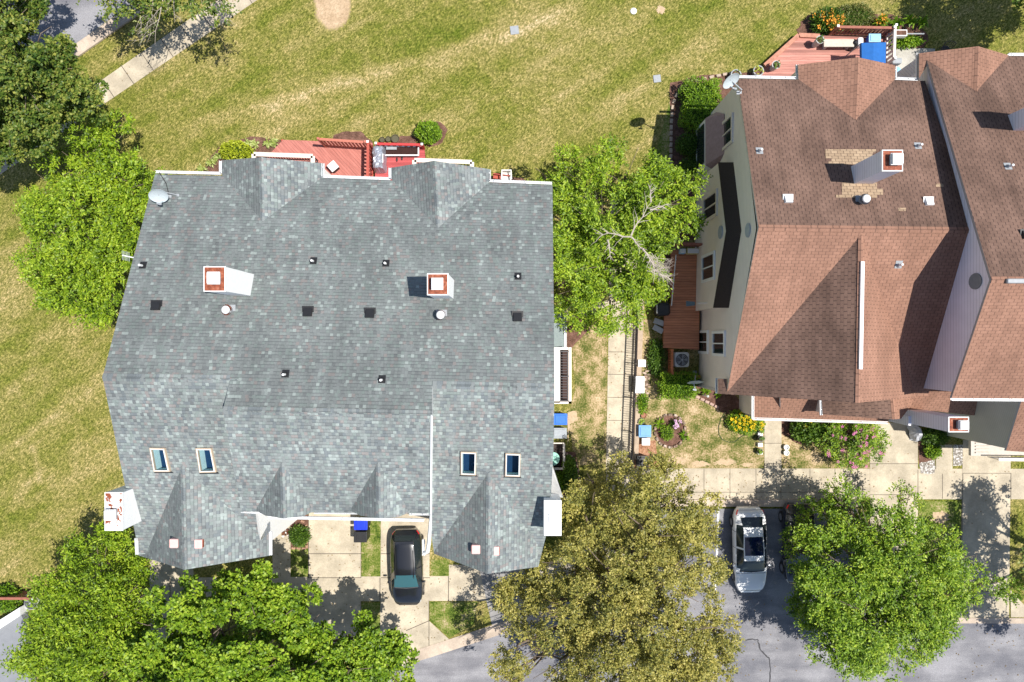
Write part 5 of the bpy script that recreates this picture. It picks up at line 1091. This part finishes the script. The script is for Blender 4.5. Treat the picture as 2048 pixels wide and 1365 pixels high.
bbox("storage_box", "small white box on the block wall, upper of the two", 1284, 727, .42, .40, .45, (WHITE, WHITE), cat="box")
bbox("storage_box", "tall white box on the block wall below the small one", 1279, 770, .55, .92, .6, (WHITE, WHITE), cat="box")
bbox("recycling_bin", "blue recycling bin with a pale lid beside the circular flower bed", 1290, 863, .68, .66, .6, (BLUE, plain("pale_lid", (.16, .36, .68))))
bbox("bucket", "round topped white bucket below the blue recycling bin", 1292, 884, .45, .40, .35, (WHITE, WHITE), cat="bucket")
bbox("trash_bin", "black lidded bin at the foot of the yard under the olive tree", 1286, 925, .62, .7, .9, (BLACK, BLACK))
bbox("recycling_bin", "bright blue recycling bin against the path side of the grey house", 1121, 839, .75, .62, .8, (BLUE, plain("lid_blue", (.02, .14, .60), .3)))
bbox("trash_bin", "grey lidded bin with blue body below the bright blue bin", 1119, 867, .80, .58, .7, (BLUE, plain("pale_grey_lid", (.30, .33, .36))))
# green bin corral of the grey house
o = thing("planter_box", "dark wooden enclosure with a teal round table beside the grey house", "planter", P(1112, 912, 0)); m = MB()
for (x0, y0, x1, y1) in ((1102, 886, 1128, 888), (1126, 888, 1130, 940), (1102, 936, 1126, 940)):
    a_, b_ = P(x0, y0, .8), P(x1, y1, .8); m.box(((a_.x + b_.x) / 2, (a_.y + b_.y) / 2, .75), (b_.x - a_.x, a_.y - b_.y, .1)); 
m.build("rail", PINKW, o); m = MB(); a_, b_ = P(1100, 888, 0), P(1126, 938, 0); m.box(((a_.x + b_.x) / 2, (a_.y + b_.y) / 2, .05), (b_.x - a_.x, a_.y - b_.y, .1)); m.build("floor", plain("very_dark_wood", (.035, .018, .014)), o)
c = P(1106, 918, .9); m = MB(); m.lathe((c.x, c.y, 0), [(.05, 0), (.05, .86), (.38, .87), (.38, .9)], 24); m.lathe((c.x, c.y, 0), [(.2, .0), (.2, .04)], 14); single(m, "round_table", TEAL, "small teal round table at the edge of the grey roof", "table")
for i, (x, y, l) in enumerate(((1289, 816, "upper of the two clay pots by the path wall"), (1286, 830, "lower of the two clay pots by the path wall"))):
    c = P(x, y, 0); m = MB(); m.lathe(c, [(.12, 0), (.17, .28), (.15, .28), (.14, .22), (.02, .22)], 16); single(m, "plant_pot", TERRA, l, "pot", "clay pots")
def potted(label, px, py, rad, h, mat, seed, z0=0.0, leaf=None, group=None):
    c = P(px, py, z0 + h); o = thing("potted_plant", label, "potted plant", (c.x, c.y, z0), group); m = MB(); m.lathe((c.x, c.y, z0), [(rad * .72, 0), (rad, h), (rad * 1.08, h), (rad * 1.08, h + .03), (rad * .86, h + .03), (rad * .84, h - .06)], 22); m.build("pot", mat, o)
    m = MB(); m.lathe((c.x, c.y, z0 + h - .05), [(rad * .86, 0), (rad * .5, .02), (.01, .03)], 16); m.build("soil", MULCH, o); r = random.Random(seed); m = MB()
    for k in range(26):
        t = r.uniform(0, 6.28); L = rad * r.uniform(.2, 1.0); p = Vector((c.x + math.cos(t) * L, c.y + math.sin(t) * L, z0 + h + r.uniform(.0, .2))); s = .06 * r.uniform(.6, 1.4); t2_ = r.uniform(0, 6.28); a = Vector((math.cos(t2_), math.sin(t2_), .2)) * s; b = Vector((-math.sin(t2_), math.cos(t2_), .1)) * s * .5
        m.face([p - a, p + b, p + a, p - b])
    m.build("leaves", leaf or LF_H, o); return o
potted("green plant in a dark pot between the clay pots and the blue bin", 1282, 843, .18, .3, BLACK, 1)
potted("tall grey planter at the corner of the salmon worn deck by the stone bench", 1640, 80, .22, .75, plain("zinc", (.44, .45, .44)), 2, .3, LF_D)
potted("grey rimmed planter on the worn red deck above the brown gutter", 1552, 130, .22, .6, plain("zinc", (.44, .45, .44)), 3, .3, LF_D)
potted("wide concrete tub of pale leaves on the lawn edge behind the brown roof", 1517, 142, .29, .45, GREYP, 4, 0, LF_Y)
potted("wide concrete tub beside the white dish on the brown roof", 1472, 150, .29, .45, GREYP, 5, 0, LF_D)
potted("white cube planter lowest beside the front walk", 1520, 903, .15, .3, BLACK, 6, 0)
potted("black pot in the middle of the row beside the front walk", 1522, 878, .17, .4, BLACK, 7, 0, LF_D)
potted("green plant in a black pot, topmost beside the front walk", 1523, 861, .17, .35, BLACK, 8, 0)
for i, (y, l) in enumerate(((868, "upper white block between the pots left of the front walk"), (890, "middle white block between the pots left of the front walk"), (905, "lowest white block left of the front walk"))):
    c = P(1520, y, .15); m = MB(); m.box((c.x, c.y, .12), (.28, .24, .24), 0, 0, .02); single(m, "concrete_block", WHITE, l, "block", "white blocks beside the front walk")
for i, (y, l) in enumerate(((894, "upper white hoop pot to the right of the front walk"), (905, "lower white hoop pot to the right of the front walk"))):
    c = P(1570, y, 0); m = MB(); m.lathe(c, [(.12, 0), (.16, .26), (.13, .26), (.12, .15), (.02, .15)], 16); single(m, "plant_pot", WHITE, l, "pot", "white hoop pots")
# stone edgings
def stones(label, pts, s, seed, mat=STONE, name="stone_edging"):
    r = random.Random(seed); m = MB(); L = [P(x, y, 0) for x, y in pts]
    for a, b in zip(L, L[1:]):
        n = max(1, int((b - a).length / s))
        for k in range(n): p = a.lerp(b, (k + .5) / n); m.box((p.x, p.y, .05), (s * .9, s * .55, .12 + r.uniform(0, .05)), math.atan2((b - a).y, (b - a).x) + r.uniform(-.1, .1), 0, .02)
    single(m, name, mat, label, "edging")
stones("curved pale stone edging round the mulch bed beside the brown house", [(1468, 146), (1430, 154), (1400, 160), (1375, 168), (1355, 186), (1345, 210), (1342, 250), (1341, 320), (1346, 380)], .3, 1, plain("edging_tan", (.46, .36, .28), .9, .1, var=.3, scale=4))
stones("ring of small stones round the circular flower bed", [(1340 + 31 * math.cos(t), 862 + 33 * math.sin(t)) for t in np.linspace(0, 6.28, 19)], .26, 2)
stones("curved stone edging beside the shaded shrubs of the grey house", [(1128, 905), (1145, 914), (1155, 935), (1158, 960), (1162, 985)], .25, 3)
stones("straight brick edging of the bed by the grey house's front walk", [(582, 1096), (614, 1097), (616, 1060), (612, 1045), (600, 1040)], .24, 4, plain("brick_tan", (.42, .25, .17), .9, .1, var=.3, scale=5))
stones("angled pale edging under the ground mounted dish", [(1390, 792), (1437, 816)], .28, 5, plain("edging_pink", (.46, .32, .27), .9, .1, var=.25, scale=5))
m = MB(); r = random.Random(2)
for k in range(12):
    p = P(1286 + r.uniform(0, 10), 742 + k * 4, 0); m.box((p.x, p.y, .06), (.38, .1, .12), r.uniform(-.2, .2), 0, .02)
single(m, "stone_edging", STONE, "small stacked flat stones right of the tall white box", "edging")
# hose
m = MB(); pts = [(1452, 822), (1442, 838), (1437, 855), (1438, 870), (1445, 880), (1458, 885), (1470, 884), (1482, 874), (1494, 868)]; V = [P(x, y, .03) for x, y in pts]; m.tube(V, .022, 5); single(m, "garden_hose", plain("hose_green", (.05, .08, .03), .4), "dark green garden hose curling across the patchy front yard", "hose")
# black round bins in front drive of grey house
c = P(721, 1062, 1.0); o = thing("trash_bin", "wheeled black and blue bin pair against the garage of the grey house", "bin", (c.x, c.y, 0))
m = MB(); m.box((c.x, c.y - .35, .5), (.72, .62, 1.0), 0, 0, .06); m.build("body", BLACK, o); m = MB(); m.box((c.x, c.y - .35, 1.03), (.76, .62, .06), 0, 0, .03)
for a in (-.18, .18): m.box((c.x + a, c.y - .38, 1.07), (.05, .28, .03))
m.build("lid", BLACK, o)
c2 = c + Vector((.02, .42, 0)); o = thing("recycling_bin", "royal blue wheeled bin behind the black one at the garage of the grey house", "bin", (c2.x, c2.y, 0)); m = MB(); m.box((c2.x, c2.y, .5), (.74, .7, 1.0), 0, 0, .06); m.build("body", BLACK, o); m = MB(); m.box((c2.x, c2.y, 1.04), (.78, .72, .08), 0, 0, .03); m.box((c2.x, c2.y + .02, 1.09), (.5, .5, .05), 0, 0, .02); m.build("lid", plain("royal_blue", (.02, .05, .62), .3), o)
c = P(571, 1062, 0); o = thing("wreath", "brown and white dried flower bundle on the front walk of the grey house", "flower bundle", c); r = random.Random(3); m = MB(); m2 = MB()
for k in range(60):
    t = r.uniform(0, 6.28); L = r.uniform(.05, .26); p = Vector((c.x + L * math.cos(t), c.y + L * math.sin(t) * 1.2, .05 + r.uniform(0, .2))); (m if r.random() < .75 else m2).box(p, (.10, .05, .03), r.uniform(0, 3))
m.build("dry_leaves", plain("dry_brown", (.16, .06, .03)), o); m2.build("white_petals", WHITE, o)

# patio behind the brown houses
sheet("patio", [[(1772, 94), (1870, 98), (1870, 170), (1772, 170)]], .016, CONCG)
o = thing("deck", "weathered red board deck behind the brown house with stone bench", "deck", P(1640, 110, 0))
m = MB(); m.prism([P(x, y, .3) for x, y in [(1600, 70), (1772, 76), (1772, 180), (1480, 180), (1532, 132)]], .1, .3); m.build("floor", REDDECK3, o)
m = MB()
for a, b in (((1530, 131), (1598, 70)), ((1598, 70), (1640, 72))):
    A, Bz = P(*a, .45), P(*b, .45); d = (Bz - A).normalized(); s = Vector((-d.y, d.x, 0)) * .12; m.hexa([A - s - Vector((0, 0, .15)), Bz - s - Vector((0, 0, .15)), Bz + s - Vector((0, 0, .15)), A + s - Vector((0, 0, .15))], [A - s, Bz - s, Bz + s, A + s])
m.build("kerb_rail", plain("salmon_wood", (.5, .24, .17), .8, .1, var=.25, scale=5), o)
o = thing("bench", "long pale stone topped bench on the weathered red deck", "bench", P(1685, 90, .3)); a_, b_ = P(1648, 79, .8), P(1708, 94, .8)
m = MB(); m.box(((a_.x + b_.x) / 2, (a_.y + b_.y) / 2, .77), (b_.x - a_.x, a_.y - b_.y, .08)); m.build("seat", STONEB, o); m = MB()
for k in range(2): m = MB(); m.box((a_.x + .2 + k * (b_.x - a_.x - .4), (a_.y + b_.y) / 2, .51), (.15, .35, .42)); m.build("leg", GREYP, o)
c = P(1710, 86, .8); m = MB(); m.lathe((c.x, c.y, .3), [(.2, 0), (.32, .15), (.3, .35), (.15, .5), (.05, .58)], 9); single(m, "trash_bag", N("bag_black", .25, .6).color((.015, .015, .016)).m, "shiny black trash bag between the stone bench and the blue canopy", "bag")
c = P(1722, 83, .8); m = MB(); m.box((c.x, c.y, .55), (.32, .5, .5), 0, 0, .06); single(m, "storage_tub", WHITE, "white tub behind the black trash bag", "tub")
o, c = bbox("cooler", "blue cooler with a pale blue lid at the deck railing", 1750, 76, .66, .46, .55, (BLUE, LBLUE), .3, "cooler")
o = thing("canopy", "square blue fabric canopy beside the patio", "canopy", P(1748, 110, 0)); m = MB(); zc = 2.2; q = [P(1723, 86, zc), P(1772, 85, zc), P(1771, 150, zc), P(1724, 150, zc)]; mid = [P(1747, 86, zc + .12), P(1747, 150, zc + .12)]
m.face([q[0], mid[0], mid[1], q[3]]); m.face([mid[0], q[1], q[2], mid[1]]); dz = Vector((0, 0, -.22)); m.face([q[0], q[1], q[1] + dz, q[0] + dz]); m.face([q[3], q[0], q[0] + dz, q[3] + dz]); m.face([q[1], q[2], q[2] + dz, q[1] + dz]); m.build("fabric", BLUEC, o)
for k, p in enumerate(q): m = MB(); m.tube([p + Vector((0, 0, -.02)), (p.x, p.y, 0)], .03, 6); m.build("pole", GREYP, o)
fence("fence", "rust red deck railing behind the stone bench", P(1658, 70, .3), P(1768, 72, .3), 1.0, RAILR, .3, .2, cap=WHITE)
fence("fence", "rust red railing between the blue canopy and the patio", P(1771, 68, .3), P(1769, 132, .3), 1.0, PINKW, .3, .25, cap=WHITE)
m = MB(); m.tube([P(1776, 68, .9), P(1848, 68, .9)], .04, 6); m.tube([P(1845, 68, 0), P(1845, 68, .9)], .04, 6); m.tube([P(1778, 68, 0), P(1778, 68, .9)], .04, 6); single(m, "hand_rail", GREYP, "thin grey pipe rail running right from the deck railing", "rail")
c = P(1803, 66, 1.0); o = thing("planter_box", "white rimmed soil box on the thin grey pipe rail", "planter", (c.x, c.y, .7)); m = MB(); m.box((c.x, c.y, .85), (.66, .36, .3)); m.build("box", WHITE, o); m = MB(); m.box((c.x, c.y, 1.005), (.56, .26, .02)); m.build("soil", MULCH, o)
c = P(1794, 122, .9); o = thing("grill", "small silver grill standing on the grey patio", "grill", (c.x, c.y, 0)); m = MB(); m.box((c.x, c.y, .8), (.55, .34, .3), 0, 0, .05); m.build("hood", GREYP, o); m = MB(); m.box((c.x, c.y, .35), (.45, .3, .6)); m.build("cart", DARKM, o)
c = P(1797, 142, .9); m = MB(); m.lathe((c.x, c.y, .0), [(.2, .0), (.22, .7), (.2, .85), (.05, .9)], 16, 0, .9, 1.2); single(m, "storage_tub", LBLUE, "pale blue barrel at the edge of the brown roof on the patio", "barrel")
c = P(1892, 96, .5); m = MB()
for k in range(7): t = -1.2 + k * .4; m.tube([(c.x + .32 * math.sin(t), c.y - .1, .45), (c.x + .34 * math.sin(t), c.y + .2 * math.cos(t), .9)], .015, 4)
m.tube([(c.x + .36 * math.sin(t), c.y + .22 * math.cos(t), .9) for t in np.linspace(-1.3, 1.3, 9)], .02, 5); m.lathe((c.x, c.y - .1, .42), [(.26, 0), (.26, .03)], 14)
for a in (-1, 1): m.tube([(c.x + a * .2, c.y - .25, .43), (c.x + a * .23, c.y - .3, 0)], .018, 4); m.tube([(c.x + a * .2, c.y + .05, .43), (c.x + a * .23, c.y + .1, 0)], .018, 4)
single(m, "patio_chair", DARKM, "dark wire chair behind the roof of the right hand house", "chair")
# cloth covered bundle and shaded planters on the right driveway
c = P(1836, 866, .5); rg = random.Random(8); m = MB(); vs = []; nx, ny = 8, 12
for i in range(nx):
    for j in range(ny):
        u, v_ = i / (nx - 1) * 2 - 1, j / (ny - 1) * 2 - 1; rr_ = math.hypot(u, v_); vs.append((c.x + u * .34 + v_ * -.12 + rg.uniform(-.04, .04), c.y + v_ * .52 + rg.uniform(-.04, .04), max(.03, .75 - .5 * rr_ ** 2 + rg.uniform(-.06, .06))))
m.mesh(vs, [[i * ny + j, (i + 1) * ny + j, (i + 1) * ny + j + 1, i * ny + j + 1] for i in range(nx - 1) for j in range(ny - 1)]); single(m, "covered_bundle", plain("crumpled_sheet", (.55, .56, .60), .7, .2, var=.25, scale=7), "crumpled pale sheet covering something at the head of the right driveway", "cover")

# ------------------------------------------------------------------ cars
def car(label, cx, cy, L, W, paint, suv, rz=0.0, glass=GLASSD, roofglass=False, hh=1.45):
    """front towards -Y. body lofted from stations along its length"""
    o = thing("parked_car", label, "car", (cx, cy, 0)); o.rotation_euler = (0, 0, rz)
    S = lambda t, pts: float(np.interp(t, [a for a, b in pts], [b for a, b in pts]))
    def sm(t, pts):
        return sum(S(min(1, max(0, t + e)), pts) for e in (-.02, -.01, 0, .01, .02)) / 5
    # t: 0 front .. 1 rear
    halfw = [(0, .52), (.015, .68), (.04, .80), (.09, .90), (.17, .97), (.3, 1), (.75, 1), (.88, .96), (.95, .88), (.985, .76), (1, .62)]
    belt = [(0, .55), (.03, .66), (.10, .76), (.24, .86), (.3, .92), (.6, .98), (.85, 1.0), (.95, .95), (1, .78)] if suv else [(0, .52), (.03, .62), (.1, .72), (.26, .84), (.32, .90), (.6, .95), (.82, .98), (.95, .96), (1, .72)]
    if suv: top = [(0, .56), (.04, .76), (.12, .90), (.265, 1.02), (.46, hh - .05), (.54, hh), (.84, hh - .02), (.89, hh - .07), (.95, 1.14), (.975, 1.02), (1, .82)]; ws, wr, rs, rr_ = .265, .46, .885, .955; tw = [(0, .5), (.1, .66), (.265, .76), (.46, .64), (.65, .65), (.87, .58), (.95, .66), (1, .5)]
    else: top = [(0, .54), (.04, .70), (.12, .82), (.27, .94), (.42, hh - .05), (.5, hh), (.78, hh - .07), (.92, 1.08), (.965, 1.02), (1, .76)]; ws, wr, rs, rr_ = .27, .43, .79, .925; tw = [(0, .5), (.1, .66), (.27, .78), (.43, .62), (.55, .64), (.78, .58), (.92, .70), (1, .5)]
    ts = sorted(set([0, .006, .015, .03, .045, .06] + list(np.round(np.linspace(.08, .95, 42), 4)) + [ws, wr, rs, rr_, .965, .98, .99, 1]))
    rings = []
    for t in ts:
        y = -L / 2 + L * t; hw = W / 2 * sm(t, halfw); zb_ = sm(t, belt); zt_ = max(sm(t, top), zb_ + .02); wt = W / 2 * sm(t, tw); zl = .22 + .1 * (abs(t - .5) * 2) ** 4
        cab = zt_ - zb_
        hcr = .05 * min(1, .4 + cab)
        half = [(hw * .90, zl), (hw * .97, zl + .14), (hw, .5), (hw * .985, zb_ - .08), (hw * .945, zb_), (hw * .925, zb_ + .015), (wt + (hw * .93 - wt) * .45, zb_ + .015 + (zt_ - hcr - zb_) * .58), (wt, zt_ - hcr), (wt * .9, zt_ - hcr * .35), (wt * .5, zt_), (0, zt_ + .01)]
        ring = [(x, y, z) for x, z in half] + [(-x, y, z) for x, z in half[-2::-1]]; rings.append(ring)
    n = len(rings[0]); body, wsh, rw, sw, rg_ = MB(), MB(), MB(), [MB(), MB()], MB(); body_f = []; allv = sum(rings, [])
    groups = {'b': [], 'w': [], 'r': [], 's0': [], 's1': [], 'g': []}
    for i in range(len(ts) - 1):
        tm = (ts[i] + ts[i + 1]) / 2
        for j in range(n - 1):
            f = [i * n + j, (i + 1) * n + j, (i + 1) * n + j + 1, i * n + j + 1]; jj = min(j, n - 2 - j); k = 'b'
            if jj in (5, 6) and (ws + .045) < tm < (rs + .02 if suv else rs + .04) and not (abs(tm - (.53 if suv else .56)) < .012): k = 's0' if j < n / 2 else 's1'
            if jj >= 7 and ws + .008 < tm < wr - .008: k = 'w'
            if jj >= 7 and rs + .01 < tm < rr_ - .01: k = 'r'
            if roofglass and jj >= 8 and wr + .05 < tm < wr + .275: k = 'g'
            groups[k].append(f)
    wrl = Vector((cx, cy, 0)); allv = [(v[0] + cx, v[1] + cy, v[2]) for v in allv]
    def sub(fs):
        m = MB(); used = sorted(set(sum(fs, []))); ix = {u: k for k, u in enumerate(used)}; m.mesh([allv[u] for u in used], [[ix[k] for k in f] for f in fs]); return m
    groups['b'] += [list(range(n)), [(len(ts) - 1) * n + j for j in range(n)][::-1], ]
    bo_ = sub(groups['b']).build("body", paint, o, True); sub(groups['w']).build("windshield", glass, o, True); sub(groups['r']).build("rear_window", GLASSD, o, True)
    for k in ('s0', 's1'): sub(groups[k]).build("side_window", GLASSD, o, True)
    if groups['g']: sub(groups['g']).build("sunroof", N("sunroof_glass", .05, .6).color((.004, .012, .05)).m, o, True)
    for sx in (-1, 1):
        for t in (.19, .82):
            y = cy - L / 2 + L * t; x = cx + sx * (W / 2 - .10); wv = MB(); vs = []
            for r_, dx in ((.33, -.1), (.34, 0), (.33, .1)):
                for k in range(20): a = 6.2832 * k / 20; vs.append((x + dx, y + r_ * math.cos(a), .34 + r_ * math.sin(a)))
            wv.mesh(vs, [[i * 20 + k, i * 20 + (k + 1) % 20, (i + 1) * 20 + (k + 1) % 20, (i + 1) * 20 + k] for i in range(2) for k in range(20)] + [list(range(20)), list(range(40, 60))[::-1]]); wo = wv.build("wheel", BLACK, o)
            rm = MB(); xx = x + sx * .105; rm.mesh([(xx, y + .2 * math.cos(6.2832 * k / 16), .34 + .2 * math.sin(6.2832 * k / 16)) for k in range(16)], [list(range(16))]); rm.build("rim", plain("alloy", (.5, .5, .52), .3, .5, .7), wo)
        m = MB(); m.box((cx + sx * (W / 2 + .07), cy - L / 2 + L * (ws + .075), .98), (.2, .12, .13), 0, 0, .03); m.build("side_mirror", paint, o)
        # lights
        def patchl(t0, t1, j0, j1, name, mat, lift=.012):
            i0 = min(range(len(ts)), key=lambda i: abs(ts[i] - t0)); i1 = min(range(len(ts)), key=lambda i: abs(ts[i] - t1)); m = MB()
            for i in range(i0, i1):
                for j in range(j0, j1):
                    jj = j if sx > 0 else n - 1 - j; j2 = jj + (1 if sx > 0 else -1); q = [rings[i][jj], rings[i + 1][jj], rings[i + 1][j2], rings[i][j2]]
                    q = [(a[0] * 1.01 + cx, (a[1]) * 1.003 + cy, a[2] + lift) for a in q]; m.face(q if sx > 0 else q[::-1])
            m.build(name, mat, o)
        patchl(.015, .075, 3, 5, "headlight", N("lamp_glass", .1, .6).color((.55, .56, .58)).m)
        patchl(.94, .99, 3, 5, "tail_light", RED) if suv else patchl(.93, .985, 3, 5, "tail_light", RED)
    m = MB(); yy = cy - L / 2 + L * (ws + .01)
    m.tube([(cx - W * .36, yy - .02, S(ws, top) + .005), (cx, yy - .07, S(ws, top) + .01), (cx + W * .36, yy - .02, S(ws, top) + .005)], .035, 5); m.build("wiper_cowl", plain("cowl", (.06, .06, .065), .5), o)
    def seam(t, j0, j1):
        i = min(range(len(ts)), key=lambda i: abs(ts[i] - t)); m = MB(); m.tube([(p[0] * 1.004 + cx, p[1] + cy, p[2] + .004) for p in rings[i][j0:j1]], .011, 4); m.build("panel_seam", BLACK, o)
    seam(ws - .012, 4, n - 4); seam(.03, 4, n - 4); seam(.975 if not suv else .965, 5, n - 5)
    for t in ((.36, .54, .74) if not suv else (.34, .53, .72)): seam(t, 1, 5); seam(t, n - 5, n - 1)
    if suv:
        for sx in (-1, 1): m = MB(); m.tube([(cx + sx * W * .28, cy - L / 2 + L * .42, hh + .02), (cx + sx * W * .27, cy - L / 2 + L * .78, hh + .01)], .018, 5); m.build("roof_rail", BLACK, o)
        m = MB(); m.box((cx, cy - L / 2 + L * .872, hh - .07), (W * .56, .20, .04), 0, 0, .015); m.build("spoiler", paint, o)
    m = MB(); m.box((cx, cy + L / 2 - .01, .62), (.5, .03, .12)); m.build("number_plate", plain("plate_white", (.6, .6, .6)), o)
    return o
def carpaint(name, c, coat=1.0, rough=.35, metal=.0):
    m = N(name, rough, .5, metal).color(c); m.b.inputs["Coat Weight"].default_value = coat; m.b.inputs["Coat Roughness"].default_value = .04; return m.m
car("black hatchback parked nose down on the grey house's right driveway", -6.05, -13.05, 4.4, 1.84, carpaint("black_paint", (.008, .009, .013)), True, math.radians(1.2), TURQ, hh=1.55)
car("white sedan with dark sunroof parked in the bay beside the olive tree", 13.7, -12.05, 4.95, 1.86, carpaint("white_paint", (.88, .88, .88)), False, math.radians(1.5), GLASSD, True)
car("dark navy car almost hidden under the broad tree, right of the white sedan", 16.55, -11.7, 4.7, 1.84, carpaint("navy_paint", (.01, .014, .03)), True, math.radians(1.0), GLASSD, hh=1.6)

# fallen leaves and grit scattered under the trees
r = random.Random(99); m = MB()
for (x0, y0, x1, y1, n_) in ((618, 1045, 860, 1290, 130), (1215, 945, 1740, 1000, 170), (1330, 1180, 2040, 1360, 200), (1740, 870, 2022, 1230, 90), (860, 1155, 1000, 1300, 60), (1215, 640, 1270, 930, 60), (545, 1040, 582, 1156, 25), (215, 0, 470, 200, 60)):
    for _ in range(n_):
        p = P(r.uniform(x0, x1), r.uniform(y0, y1), .03); t = r.uniform(0, 6.28); a = Vector((math.cos(t), math.sin(t), r.uniform(-.1, .2))) * r.uniform(.03, .06); b = Vector((-math.sin(t), math.cos(t), r.uniform(-.1, .2))) * r.uniform(.02, .035)
        m.face([p - a, p + b, p + a, p - b])
o = m.build("fallen_leaves", plain("fallen_leaf", (.22, .15, .06), .8, .1, var=.5, scale=3)); tag(o, "small brown fallen leaves scattered over the paving under the trees", "leaf litter", kind="stuff")
